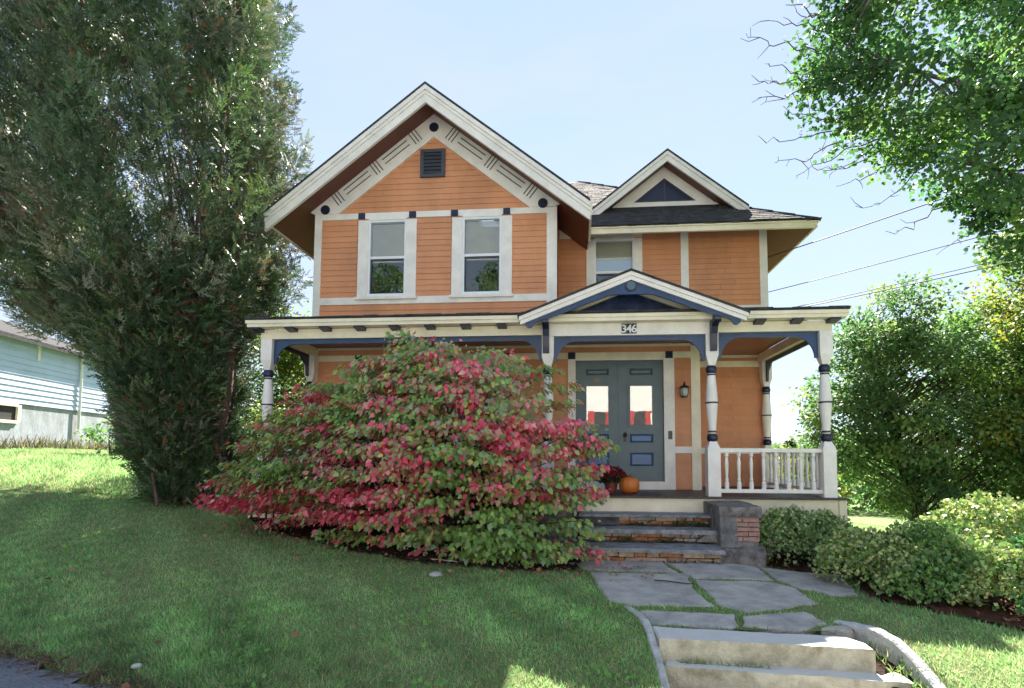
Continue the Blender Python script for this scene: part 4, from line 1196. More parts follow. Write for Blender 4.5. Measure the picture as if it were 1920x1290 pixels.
def tree(name, base, label, cat, crowns, leaf, ncl, nper, cols, wts, seed, trunk_r=.14, trunks=1, lean=(0, 0), tpl=T_OVAL, m='leaf', bark='bark', group=None, cl_r=.5, droop=.3, clip=None, shell=.55, top=None, jit=.25):
    """trunk + limbs to every leaf cluster; the crown is many leaf-sized faces gathered in clumps inside the crown volumes"""
    rng = np.random.default_rng(seed)
    bz = g1(base[0], base[1]) - .1
    t = empty(name, (base[0], base[1], bz + .1), label, cat, group)
    C_, R_ = [], []
    vol = np.array([c[3] * c[4] * c[5] for c in crowns]); which = rng.choice(len(crowns), ncl, p=vol / vol.sum())
    for w in which:
        cx, cy, cz, rx, ry, rz = crowns[w]
        u = unit(rng.normal(0, 1, (1, 3)))[0] * (rng.uniform(shell ** 3, 1) ** (1 / 3))
        C_.append((cx + u[0] * rx, cy + u[1] * ry, cz + u[2] * rz))
    C_ = np.array(C_)
    C_[:, 2] = np.maximum(C_[:, 2], gz(C_[:, 0], C_[:, 1]) + .25)
    segs = []; H = max(c[2] + c[5] * .6 for c in crowns)
    stems = []
    for k in range(trunks):
        off = rng.normal(0, .12, 2) * (trunks > 1)
        tipx = base[0] + lean[0] + (rng.normal(0, 1.0) if trunks > 1 else 0); tipy = base[1] + lean[1] + (rng.normal(0, .6) if trunks > 1 else 0)
        pts = bent((base[0] + off[0], base[1] + off[1], bz), (tipx, tipy, H), rng, 7, .03)
        rad = [trunk_r * (1.25 if i == 0 else 1) * (1 - i / 8.2) for i in range(8)]
        segs.append((pts, rad)); stems.append(np.array(pts))
    for c in C_:
        s = stems[rng.integers(len(stems))]
        zt = c[2] - .55 * np.hypot(c[0] - s[3, 0], c[1] - s[3, 1]) - .2
        j = int(np.clip(np.searchsorted(s[:, 2], zt), 1, len(s) - 1)); a = s[j - 1] + (s[j] - s[j - 1]) * np.clip((zt - s[j - 1, 2]) / max(.01, s[j, 2] - s[j - 1, 2]), 0, 1)
        L = np.linalg.norm(c - a)
        segs.append((bent(a, c, rng, 4, .06), [max(.008, trunk_r * .30 * min(1, L / 3) * (1 - .75 * q / 4)) for q in range(5)]))
    tr = tube_many(segs, 'trunk', M[bark], t)
    N = ncl * nper
    ci = np.repeat(np.arange(ncl), nper)
    u = unit(rng.normal(0, 1, (N, 3))) * rng.uniform(.15, 1, (N, 1)) ** .6
    rad = cl_r * rng.uniform(.6, 1.35, ncl)
    pos = C_[ci] + u * rad[ci][:, None] * np.array([1.15, 1.15, .7])
    ax = np.array([np.mean([c[0] for c in crowns]), np.mean([c[1] for c in crowns]), np.mean([c[2] for c in crowns])])
    out = unit(pos - ax)
    d = unit(u * .6 + out * .5 + rng.normal(0, .5, (N, 3)) + np.array([0, 0, -droop]))
    nr = unit(out * .3 + np.array([0, 0, .9]) + rng.normal(0, .45, (N, 3)))
    sz = leaf * rng.uniform(.65, 1.3, N)
    tc = pick(rng, cols, wts, ncl, .18)[ci] * (1 + rng.uniform(-jit, jit, (N, 1))) * (1 + rng.uniform(-.1, .1, (N, 3)))
    keep = pos[:, 2] > gz(pos[:, 0], pos[:, 1]) + .03
    if clip is not None: keep &= clip(pos)
    scatter('crown', M[m], tpl, pos[keep], d[keep], nr[keep], sz[keep], tc[keep], t)
    return t

GREENS = [(.145, .245, .095), (.18, .29, .105), (.105, .195, .08), (.25, .34, .115)]
YGREEN = [(.18, .25, .05), (.23, .27, .055), (.12, .20, .045), (.28, .28, .06)]

# ------------------------------------------------------------------ multi-stemmed yew left of the house
def yew():
    rng = np.random.default_rng(77)
    bx, by = -6.95, 9.35; bz = g1(bx, by)
    t = empty('yew_tree', (bx, by, bz), 'huge dark multi-stemmed yew dotted with red berries left of the house', 'tree')
    # crown half-widths by height: (z, left, right)
    prof = np.array([(.0, .55, .45), (.8, .9, .30), (1.6, 1.5, .30), (2.4, 2.1, .36), (3.0, 3.0, .5), (3.6, 4.6, .85), (4.4, 5.6, 1.35), (5.2, 6.2, 1.6), (6.2, 6.4, 1.3), (7.2, 6.4, 1.4), (8.2, 6.2, 1.25), (9.3, 5.6, .8), (11., 4.6, .3), (12.2, 3., .05)])
    def lims(z): return np.interp(z, prof[:, 0], prof[:, 1]), np.interp(z, prof[:, 0], prof[:, 2])
    segs = []; P_, D_, S_ = [], [], []
    npl = 1450
    zz = np.concatenate([rng.uniform(.05, 1.2, 130), rng.uniform(.8, 3.6, 230), rng.uniform(0, 1, npl - 360) ** .80 * 10.6 + .6])
    for z in zz:
        l, r = lims(z)
        cx = (r - l) / 2; hw = (l + r) / 2
        a = rng.uniform(0, 2 * pi); q = rng.uniform(.25, 1) ** .5
        px_ = bx + cx + hw * q * cos(a)
        sy = 1.2 * min(1, max(0, (-7.6 - px_) / 1.5)) * min(1, z / 2.5)
        py_ = by + .3 + sy + hw * .72 * q * sin(a)
        if z < 3.6 and rng.random() < .7: py_ = by - .12 + sy - hw * .6 * abs(sin(a))
        c = np.array([px_, py_, bz + z])
        outv = np.array([cos(a) * .55, sin(a) * .5, 0]) * min(1, hw / 2)
        ax = unit((outv * rng.uniform(.5, 1.3) + np.array([0, 0, 1.0]) + rng.normal(0, .22, 3))[None])[0]
        L = rng.uniform(.6, 1.25) * (.6 if z < 2 else 1)
        P_.append(c); D_.append(ax); S_.append(L)
        if z > 3 and rng.random() < .05:
            b0 = np.array([bx + rng.normal(0, .28), by + rng.normal(0, .3), bz])
            k = .35 * z / 12
            mid = b0 + (c - b0) * .45 + np.array([-(c - b0)[0] * .16, -(c - b0)[1] * .16, .5])
            pts = [b0, b0 + (mid - b0) * .5 + rng.normal(0, .04, 3), mid, mid + (c - mid) * .5 + rng.normal(0, .08, 3), c, c + ax * L * .8]
            r0 = rng.uniform(.02, .05)
            segs.append((pts, [r0 * 1.2, r0, r0 * .8, r0 * .55, r0 * .3, r0 * .12]))
    for dx, dy, r0, tx in ((.30, -.15, .10, .35), (.05, .1, .15, -.3), (-.02, .25, .11, -1.4), (.18, .2, .12, .4)):
        b0 = np.array([bx + dx, by + dy, bz - .2])
        segs.append((bent(b0, b0 + np.array([tx, .3, 7.]), rng, 7, .03), [r0 * (1.3 - i * .15) for i in range(8)]))
    tube_many(segs, 'trunk', M['yewbark'], t, 7)
    P_, D_, S_ = np.array(P_), np.array(D_), np.array(S_)
    nper = 105; N = npl * nper; ci = np.repeat(np.arange(npl), nper)
    h = rng.uniform(-.25, 1, N)
    u = unit(np.cross(D_[ci], rng.normal(0, 1, (N, 3))))
    rad = .27 * (1.05 - .75 * np.clip(h, 0, 1)) * rng.uniform(.3, 1.25, N)
    pos = P_[ci] + D_[ci] * (h * S_[ci])[:, None] + u * rad[:, None]
    d = unit(u * .75 + D_[ci] * .85 + rng.normal(0, .42, (N, 3)))
    nr = unit(rng.normal(0, 1, (N, 3)) + u * .5)
    sz = rng.uniform(.14, .27, N)
    base_c = pick(rng, [(.055, .095, .045), (.085, .135, .06), (.19, .20, .125), (.12, .19, .065)], [3, 3, 1.9, 1.4], npl, .2)
    tc = base_c[ci] * (1 + rng.uniform(-.25, .25, (N, 1)))
    brown = rng.random(N) < .025 + .10 * (vnoise(pos, 33, 1.2) > .75)
    tc[brown] = np.array([.20, .085, .045]) * (1 + rng.uniform(-.3, .3, (brown.sum(), 1)))
    keep = (pos[:, 0] < bx + .28 + np.interp(pos[:, 2] - bz, prof[:, 0], prof[:, 2]) + rng.uniform(-.15, .2, N)) & ~((pos[:, 0] > -6.15) & (pos[:, 1] > 9.15)) & (pos[:, 2] > gz(pos[:, 0], pos[:, 1]) + .02)
    scatter('crown', M['yewleaf'], T_SPRAY, pos[keep], d[keep], nr[keep], sz[keep], tc[keep], t)
    B = rng.choice(np.where(keep & (h > .2))[0], 9000)
    B = B[vnoise(pos[B], 3, .8) > -.15]
    bp = pos[B] + rng.normal(0, .04, (len(B), 3))
    ov = np.array([(0, 0, .5), (.5, 0, 0), (0, .5, 0), (-.5, 0, 0), (0, -.5, 0), (0, 0, -.5)]); of = np.array([(0, 1, 2), (0, 2, 3), (0, 3, 4), (0, 4, 1), (5, 2, 1), (5, 3, 2), (5, 4, 3), (5, 1, 4)])
    o = scatter('berries', M['berry'], (ov, of), bp, np.tile([0, 1., 0], (len(B), 1)), np.tile([0, 0, 1.], (len(B), 1)), rng.uniform(.016, .028, len(B)), np.ones((len(B), 3)) * .5, t)
    o['kind'] = 'stuff'
yew()

# ------------------------------------------------------------------ the big red autumn shrub
def red_shrub():
    rng = np.random.default_rng(12)
    img = [(362, 962), (400, 920), (432, 868), (470, 825), (515, 748), (570, 722), (645, 712), (700, 648), (760, 640), (792, 628), (830, 648), (905, 650), (985, 657), (1020, 675), (1058, 705),
           (1092, 755), (1098, 805), (1160, 830), (1125, 862), (1112, 900), (1130, 960), (1128, 1035), (1060, 1050), (1010, 1068), (950, 1052), (860, 1045), (770, 1030), (690, 1012), (600, 1000), (510, 985), (430, 984)]
    poly = []
    for x, y in img:                       # outline of the shrub in its own upright plane, metres
        Y = 7.35
        for _ in range(6): X = (x - 1082) / 1000 * Y; Y = 7.35 + .14 * max(0, -1.2 - X)
        poly.append((X, 1.5 - (y - 856) / 1000 * Y))
    poly = np.array(poly)
    def edge(x, z):
        a = poly; b = np.roll(poly, -1, 0); p = np.stack([x, z], 1)[:, None]
        ab = (b - a)[None]; tt = np.clip(((p - a) * ab).sum(2) / (ab ** 2).sum(2), 0, 1)
        return np.linalg.norm(p - (a + ab * tt[..., None]), axis=2).min(1)
    t = empty('autumn_shrub', (-1.9, 7.5, g1(-1.9, 7.5)), 'wide shrub of drooping pink-red and green leaves spreading in front of the porch', 'shrub')
    pts = []
    while len(pts) < 900:
        x = rng.uniform(-5.6, .8, 400); z = rng.uniform(0, 3.4, 400)
        ok = inpoly(x, z, [tuple(p) for p in poly]); x, z = x[ok], z[ok]
        e = edge(x, z); q = e > .12; x, z, e = x[q], z[q], e[q]; th = .98 * np.sqrt(np.minimum(e, 1.35) / 1.35) + .05
        u = rng.uniform(0, 1, len(x)); s = np.where(rng.random(len(x)) < .72, -(u ** .35), u ** .8)
        y = 7.35 + .14 * np.maximum(0, -1.2 - x) + s * th * np.where(s > 0, .75, 1)
        pts += list(np.stack([x, y, z], 1))
    C_ = np.array(pts[:900]); C_ = C_[vnoise(C_ * [1, .4, 1.6], 51, 2.0) > -.62][:820]
    # gather sprays into tiers, as the layered branches grow
    tier = .33 + .03 * np.sin(C_[:, 0] * 3.1)
    C_[:, 2] = C_[:, 2] * .35 + .65 * (np.round((C_[:, 2] + .10 * C_[:, 0] * np.sign(C_[:, 0] + 1.9)) / tier) * tier - .10 * C_[:, 0] * np.sign(C_[:, 0] + 1.9)) + rng.normal(0, .03, len(C_))
    C_[:, 2] = np.maximum(C_[:, 2], gz(C_[:, 0], C_[:, 1]) + .10)
    C_ = C_[C_[:, 1] < 8.32]; C_ = C_[~((C_[:, 0] > .12) & (C_[:, 2] < 1.30) & (C_[:, 2] > .45))]; C_ = C_[~((C_[:, 0] > -.55) & (C_[:, 0] < .1) & (C_[:, 1] > 7.25) & (C_[:, 2] < .9))]
    n = len(C_)
    out = unit(np.stack([(C_[:, 0] + 1.9) * .55, (C_[:, 1] - 7.75), np.full(n, .10)], 1))
    # stems
    segs = []
    for i in range(n):
        if rng.random() < .16:
            b0 = np.array([-1.9 + rng.normal(0, .45), 7.6 + rng.normal(0, .15), g1(-1.9, 7.6) - .05])
            c = C_[i]; mid = b0 + (c - b0) * np.array([.45, .45, .75]) + rng.normal(0, .06, 3)
            r0 = rng.uniform(.010, .024)
            segs.append(([b0, b0 * .5 + mid * .5 + rng.normal(0, .03, 3), mid, mid * .5 + c * .5, c + out[i] * .2], [r0, r0 * .85, r0 * .65, r0 * .45, r0 * .2]))
    tube_many(segs, 'stems', M['stem'], t, 5)
    nper = 52; N = n * nper; ci = np.repeat(np.arange(n), nper)
    side = np.stack([-out[:, 1], out[:, 0], np.zeros(n)], 1)
    al = rng.uniform(-.28, .32, N); sd_ = rng.normal(0, .13, N)
    pos = C_[ci] + out[ci] * al[:, None] + side[ci] * sd_[:, None]
    pos[:, 2] += rng.normal(0, .028, N) - .22 * np.maximum(al, 0) ** 1.5 - .35 * sd_ ** 2
    d = unit(out[ci] * .55 + side[ci] * (np.sign(sd_) * .35)[:, None] + np.array([0, -.14, -.62]) + rng.normal(0, .30, (N, 3)))
    nr = unit(out[ci] * .9 + np.array([0, -.35, .45]) + rng.normal(0, .35, (N, 3)))
    sz = .048 + .062 * rng.random(N) ** 1.3
    red_s = vnoise(C_, 8, 1.5) * .55 + vnoise(C_, 18, 4.0) * .35 + rng.normal(0, .28, n)
    low_right = np.clip((C_[:, 0] + 1.6) / 1.2, 0, 1) * np.clip((1.15 - C_[:, 2]) / .6, 0, 1)
    top_right = np.clip((C_[:, 0] + 1.0) / 1.0, 0, 1) * np.clip((C_[:, 2] - 1.9) / .6, 0, 1)
    low_left = np.clip((-2.6 - C_[:, 0]) / 1.0, 0, 1) * np.clip((1.35 - C_[:, 2]) / .3, 0, 1)
    mid_low = np.clip(1 - np.abs(C_[:, 0] + 1.5) / 1.3, 0, 1) * np.clip((1.3 - C_[:, 2]) / .5, 0, 1)
    red_s = red_s - .50 * low_right - .34 * top_right + .38 * low_left - .25 * mid_low - .02
    redness = red_s[ci] + rng.normal(0, .22, N) + .5 * (pos[:, 2] - C_[ci][:, 2]) / .05 * .18
    pink = pick(rng, [(.80, .17, .26), (.72, .11, .17), (.82, .31, .34), (.58, .085, .12)], [3, 3, 1.5, 1.5], N)
    dusk = pick(rng, [(.52, .33, .21), (.39, .32, .24), (.55, .42, .14), (.33, .34, .18)], [2, 2, 1, 2], N)
    green = pick(rng, [(.25, .39, .11), (.19, .33, .10), (.38, .46, .12), (.24, .34, .20)], [3, 2, 1, 1], N)
    gold = pick(rng, [(.50, .28, .07), (.48, .20, .08), (.36, .26, .06)], [1, 1, 1], N)
    tc = np.where((redness > .16)[:, None], pink, np.where((redness > -.12)[:, None], dusk, green))
    g = (top_right[ci] > .3) & (C_[ci][:, 0] > -.35) & (rng.random(N) < .35); tc[g] = gold[g]
    keep = pos[:, 2] > gz(pos[:, 0], pos[:, 1]) + .04
    keep &= pos[:, 1] < 8.36
    scatter('foliage', M['redleaf'], T_BROAD, pos[keep], d[keep], nr[keep], sz[keep], tc[keep], t)
red_shrub()

# ------------------------------------------------------------------ evergreen hedge plants on the right
def bush(name, label, blobs, N, leaf, cols, wts, edge_cols, seed, m='gloss', tpl=T_OVAL, wid=1.25, cat='shrub', group=None):
    rng = np.random.default_rng(seed)
    cx = np.mean([b[0] for b in blobs]); cy = np.mean([b[1] for b in blobs])
    t = empty(name, (cx, cy, g1(cx, cy)), label, cat, group)
    area = np.array([b[3] * b[4] + b[3] * b[5] for b in blobs]); w = rng.choice(len(blobs), N, p=area / area.sum())
    B = np.array(blobs)[w]
    u = unit(rng.normal(0, 1, (N, 3))); u[:, 2] = np.where(rng.random(N) < .75, np.abs(u[:, 2]), u[:, 2])
    bump = 1 + .13 * vnoise(u * 3 + B[:, :3], seed, 1.6) + .05 * vnoise(u * 9 + B[:, :3], seed + 1, 1.6)
    q = rng.uniform(.74, 1.02, N) ** .8
    pos = B[:, :3] + u * B[:, 3:6] * (bump * q)[:, None]
    d = unit(u * .8 + rng.normal(0, .6, (N, 3)) + np.array([0, 0, .35]))
    nr = unit(u + rng.normal(0, .45, (N, 3)) + np.array([0, -.1, .5]))
    tint = pick(rng, cols, wts, N, .25)
    tip = pick(rng, edge_cols, [1] * len(edge_cols), N, .2) if edge_cols else None
    if tip is not None:
        plain = (rng.random(N) < .32) | (vnoise(pos, seed + 5, 2.2) < -.45); tip[plain] = tint[plain]
    keep = pos[:, 2] > gz(pos[:, 0], pos[:, 1]) + .05
    scatter('foliage', M[m], tpl, pos[keep], d[keep], nr[keep], leaf * rng.uniform(.65, 1.25, keep.sum()), tint[keep], t, width=wid, tip=tip[keep] if tip is not None else None)
    segs = []
    for i in range(26):
        b = blobs[rng.integers(len(blobs))]; v = unit(rng.normal(0, 1, (1, 3)))[0]; v[2] = abs(v[2])
        e = np.array(b[:3]) + v * np.array(b[3:6]) * .8; b0 = np.array([b[0] + rng.normal(0, .08), b[1] + rng.normal(0, .08), g1(b[0], b[1])])
        segs.append((bent(b0, e, rng, 3, .08), [.012, .010, .007, .004]))
    tube_many(segs, 'stems', M['stem'], t, 4)
    return t
EV = [(.14, .26, .07), (.18, .31, .08), (.11, .21, .065)]
EDGE = [(.50, .52, .20), (.56, .56, .29), (.34, .43, .13)]
bush('euonymus_bush', 'rounded pale-edged green bush against the porch right of the brick pier', [(2.95, 7.75, .28, .50, .40, .48), (3.40, 7.85, .22, .52, .42, .48), (3.75, 7.75, .15, .38, .38, .36)], 9000, .055, EV, [1, 1, 1], [(.42, .48, .22), (.50, .53, .32), (.24, .34, .12)], 31)
bush('euonymus_bush', 'low yellow-green variegated bush at the edge of the flagstones', [(3.30, 6.55, .22, .50, .45, .42), (3.85, 6.35, .28, .55, .5, .46), (3.60, 6.0, .10, .45, .38, .36), (4.2, 5.95, .18, .5, .45, .44)], 14000, .052, EV, [1, 1, 1], EDGE, 32)
bush('euonymus_bush', 'sunlit pale yellow hedge at the back right in front of the dark trees', [(5.3, 7.5, .45, .75, .6, .52), (6.3, 7.3, .45, .85, .7, .58), (4.7, 7.1, .25, .6, .5, .45), (7.2, 7.2, .5, .8, .7, .6)], 15000, .06, EV, [1, 1, 1], EDGE, 33)
bush('broadleaf_bush', 'dark green glossy bush at the right edge among the pale hedges', [(5.0, 5.95, .22, .55, .5, .50), (5.6, 5.5, .15, .55, .5, .52), (4.7, 5.45, -.02, .5, .4, .34)], 7000, .085, [(.08, .19, .06), (.11, .24, .07), (.06, .15, .07)], [2, 2, 1], None, 34, wid=1.1)

# ------------------------------------------------------------------ trees around and behind
hc = lambda p: ~((p[:, 0] > -6.1) & (p[:, 0] < 5.0) & (p[:, 1] > 9.2) & (p[:, 1] < 18.3) & (p[:, 2] < 9.2))
tree('maple_tree', (9.9, 16.0), 'dark green maple with two slim trunks behind the right end of the porch', 'tree',
     [(10.0, 16, 2.7, 3.0, 2.4, 3.0), (9.4, 16, 4.5, 1.8, 1.6, 2.1), (8.0, 16.2, 2.6, 1.5, 1.4, 1.7)], .13, 260, 150, GREENS, [3, 3, 2, 1], 41, .12, 2, cl_r=.55, clip=hc)
tree('maple_tree', (13.6, 17.0), 'broad green maple close behind, right of the two-trunked maple', 'tree',
     [(13.6, 17, 2.8, 3.0, 2.4, 3.7)], .14, 190, 140, GREENS, [2, 3, 1, 2], 42, .14, 1, cl_r=.6)
tree('linden_tree', (11.9, 13.6), 'tall bright yellow-green tree at the right edge of the view', 'tree',
     [(12.2, 13.6, 3.0, 2.4, 2.0, 3.4), (12.5, 13.6, 5.9, 2.3, 2.0, 2.4)], .11, 260, 130, YGREEN, [3, 2, 2, 1], 43, .20, 1, cl_r=.5)
tree('maple_tree', (-8.3, 14.4), 'sunlit yellow-green tree behind the left side of the house', 'tree',
     [(-8.2, 14.4, 3.6, 1.6, 1.5, 2.2), (-7.4, 14.2, 3.2, 1.2, 1.3, 1.8)], .10, 150, 120, YGREEN, [3, 1, 3, 1], 44, .14, 1, cl_r=.55, clip=hc)
tree('maple_tree', (-7.0, 12.6), 'dark green bushy tree beside the left wall of the house', 'tree',
     [(-6.9, 12.6, 2.1, .85, 1.2, 1.3), (-6.8, 12.5, 1.5, .8, 1.0, .9)], .085, 100, 130, GREENS, [3, 3, 2, 1], 45, .09, 1, cl_r=.5, clip=hc)
tree('dark_tree', (-11.6, 24.0), 'dark pointed tree far behind the left corner of the house', 'tree',
     [(-11.6, 24, 4.6, 1.7, 1.8, 3.6)], .15, 90, 90, GREENS, [3, 1, 3, 0], 46, .14, 1, cl_r=.6)
tree('small_shrub', (-6.6, 10.9), 'thin pale-twigged young shrub between the yew and the porch', 'shrub',
     [(-6.5, 10.9, 1.75, .75, .6, .9), (-6.9, 10.9, 1.3, .5, .5, .6)], .07, 46, 46, YGREEN, [3, 1, 3, 0], 47, .025, 3, cl_r=.28, bark='twig', clip=hc)
tree('small_shrub', (-15.4, 16.4), 'little green shrub against the neighbouring grey foundation', 'shrub',
     [(-15.6, 16.4, 2.35, .7, .5, .32), (-14.7, 16.2, 2.1, .6, .5, .6)], .13, 26, 40, GREENS, [3, 3, 1, 1], 48, .03, 3, cl_r=.3)
tree('small_shrub', (6.6, 17.5), 'sunlit shrub seen through the side railing of the porch', 'shrub',
     [(6.6, 17.5, .6, 1.6, 1.2, 1.1)], .11, 60, 70, YGREEN, [2, 2, 2, 1], 49, .04, 3, cl_r=.4)

# overhanging tree, trunk outside the frame on the right
def overhang():
    rng = np.random.default_rng(88)
    tx, ty = 10.6, 9.2; bz = g1(tx, ty)
    t = empty('overhanging_tree', (tx, ty, bz), 'leafy tree reaching into the upper right corner with bare twigs at its tips', 'tree')
    img = [(1525, -60), (1512, 90), (1530, 215), (1590, 262), (1650, 300), (1705, 330), (1760, 360), (1830, 415), (1875, 480), (1950, 545), (2150, 500), (2150, -330), (1600, -330)]
    poly = [((x - 1082) / 1000 * 8.2, 1.5 - (y - 856) / 1000 * 8.2) for x, y in img]
    pts = []
    while len(pts) < 400:
        x, z = rng.uniform(3.3, 9, 200), rng.uniform(3.5, 11.5, 200); ok = inpoly(x, z, poly)
        k = vnoise(np.stack([x, z, 0 * x], 1), 5, 1.5) > -.30
        x, z = x[ok & k], z[ok & k]
        y = 8.2 + rng.uniform(-1.5, 1.9, len(x)) * np.clip((x - 3.0) / 2.5, .35, 1)
        s = y / 8.2
        pts += list(np.stack([x * (1 + (s - 1) * .6), y, 1.5 + (z - 1.5) * (1 + (s - 1) * .6)], 1))
    C_ = np.array(pts[:400])
    limbs = [[(tx, ty, 4.6), (9.2, 8.9, 5.6), (7.6, 8.5, 6.3), (6.0, 8.2, 7.0), (4.6, 7.9, 7.3)],
             [(tx, ty, 5.0), (9.2, 8.4, 6.6), (7.4, 7.8, 7.9), (5.9, 7.5, 8.4), (4.2, 7.3, 8.1)],
             [(tx, ty, 4.0), (9.2, 9.2, 5.0), (8.2, 9.0, 5.6), (7.2, 8.8, 5.9), (6.4, 8.6, 6.0)],
             [(tx, ty, 5.6), (9.6, 9.4, 7.6), (8.2, 9.2, 9.0), (6.8, 8.9, 9.8), (5.6, 8.6, 10.2)]]
    segs = [([(tx, ty, bz - .3), (tx, ty, 2.5), (tx + .1, ty, 6), (tx, ty, 10)], [.34, .28, .2, .08])]
    for l in limbs: segs.append((densify(l, 3), [.115 * (1 - .072 * i) for i in range(13)]))
    node = np.concatenate([np.array(densify(l, 3)) for l in limbs])
    for c in C_:
        dd = np.linalg.norm(node - c, axis=1) + .8 * np.maximum(0, c[0] - node[:, 0]) + rng.uniform(0, .5, len(node))
        a = node[np.argmin(dd)]
        segs.append((bent(a, c, rng, 4, .05), [.022, .018, .013, .009, .005]))
    def tw(Y, *px): return [((x - 1082) / 1000 * q, q, 1.5 + (856 - y) / 1000 * q) for q, (x, y) in [(Y + 1.3 - .3 * k, p) for k, p in enumerate(px)]]
    tips = [tw(7.2, (1620, 120), (1553, 98), (1502, 79), (1451, 70), (1407, 44)), tw(7.4, (1640, 170), (1535, 160), (1470, 172), (1409, 188)), tw(7.6, (1660, 190), (1577, 260), (1535, 288), (1493, 307), (1456, 295)),
            tw(7.3, (1640, 180), (1563, 223), (1535, 228), (1474, 200)), tw(8.0, (1740, 240), (1698, 298), (1660, 316), (1605, 342), (1560, 358)), tw(8.2, (1740, 250), (1721, 316), (1698, 344), (1642, 386), (1593, 402)),
            tw(8.3, (1880, 350), (1849, 400), (1819, 423), (1772, 456), (1740, 486)), tw(7.8, (1700, 220), (1660, 260), (1609, 302), (1553, 333)), tw(7.1, (1600, 90), (1540, 30), (1500, 12)), tw(7.3, (1640, 130), (1560, 130), (1490, 125), (1440, 105))]
    tips += [tw(7.3, (1640, 60), (1560, 55), (1500, 40), (1450, 35)), tw(7.5, (1640, 230), (1560, 245), (1500, 262), (1440, 268)), tw(7.6, (1600, 150), (1520, 140), (1465, 150), (1425, 145)), tw(7.9, (1720, 280), (1650, 290), (1580, 320), (1530, 322)),
             tw(8.2, (1800, 380), (1740, 400), (1690, 440), (1650, 448)), tw(7.2, (1580, 30), (1530, 10), (1480, -10)), tw(7.7, (1650, 260), (1590, 280), (1540, 310), (1490, 330))]
    tips = [(q[0], q[1:]) for q in tips]
    for a, ps in tips:
        main = [np.array(a)] + [np.array(p) for p in ps]; main = densify(main, 4)
        main = [np.array(p) + rng.normal(0, .03, 3) for p in main]
        segs.append((main, [.013 * (1 - i / (len(main) + .4)) + .0025 for i in range(len(main))]))
        for p in main[2:]:
            for k in range(rng.integers(0, 2)):
                v = unit((main[-1] - main[0])[None])[0] * rng.uniform(.2, .7) + rng.normal(0, .30, 3)
                v = v / np.linalg.norm(v) * rng.uniform(.08, .30)
                segs.append(([p, p + v * .5 + rng.normal(0, .02, 3), p + v + np.array([0, 0, rng.uniform(-.02, .08)])], [.006, .0045, .0025]))
    tube_many(segs, 'trunk', M['twig'], t, 5)
    n = len(C_); nper = 104; N = n * nper; ci = np.repeat(np.arange(n), nper)
    u = unit(rng.normal(0, 1, (N, 3))) * rng.uniform(.1, 1, (N, 1)) ** .6
    pos = C_[ci] + u * (rng.uniform(.25, .52, n)[ci])[:, None] * np.array([1.2, 1.1, .75])
    d = unit(u * .5 + rng.normal(0, .6, (N, 3)) + np.array([0, 0, -.5])); nr = unit(rng.normal(0, .6, (N, 3)) + np.array([0, -.2, .8]))
    cc = pick(rng, [(.085, .175, .06), (.065, .14, .055), (.115, .215, .06), (.16, .26, .07)], [3, 3, 2, 1], n, .2)
    scatter('crown', M['leaf'], T_LOBED, pos, d, nr, rng.uniform(.065, .10, N), cc[ci] * (1 + rng.uniform(-.25, .25, (N, 1))), t)
overhang()

# distant tree line, one mass
rng = np.random.default_rng(61)
N = 26000
xs = rng.uniform(-70, 90, N); ys = rng.uniform(52, 62, N); top = 2.2 + 1.6 * vnoise(np.stack([xs, ys * 0, 0 * xs], 1), 2, .12) - .02 * np.maximum(0, xs)
zz = gz(xs, ys) + rng.uniform(0, 1, N) ** .7 * (np.maximum(1.2, top) - gz(xs, ys) * .85)
o = scatter('far_woods', M['leaf'], T_OVAL, np.stack([xs, ys, zz], 1), rng.normal(0, 1, (N, 3)), rng.normal(0, 1, (N, 3)) + [0, -.5, .6], rng.uniform(.5, 1.0, N), pick(rng, GREENS, [2, 2, 2, 1], N))
tag(o, 'far-off line of green trees on the horizon', None, None, 'stuff')
def conifer(x, y, h, label):
    rng = np.random.default_rng(int(x * 7)); b = g1(x, y)
    t = empty('conifer', (x, y, b), label, 'tree')
    MB().tube([(x, y, b), (x, y, b + h)], [.25, .05], 6).build('trunk', M['bark'], t)
    N = 2600; q = rng.uniform(0, 1, N) ** .6; a = rng.uniform(0, 2 * pi, N); r = (1 - q * .0) * 0 + (1.0 - (1 - q)) * 0
    hh = rng.uniform(.1, 1, N); r = (1 - hh) * 2.0 * rng.uniform(.2, 1, N) + .05
    pos = np.stack([x + r * np.cos(a), y + r * np.sin(a), b + h * hh - r * .25], 1)
    scatter('crown', M['yewleaf'], T_SPRAY, pos, np.stack([np.cos(a), np.sin(a), -.2 + 0 * a], 1), rng.normal(0, .4, (N, 3)) + [0, 0, 1], rng.uniform(.3, .6, N), pick(rng, [(.02, .035, .02), (.03, .05, .025)], [1, 1], N), t)
conifer(19.2, 50.0, 6.5, 'tiny far conifer top just above the porch side railing')

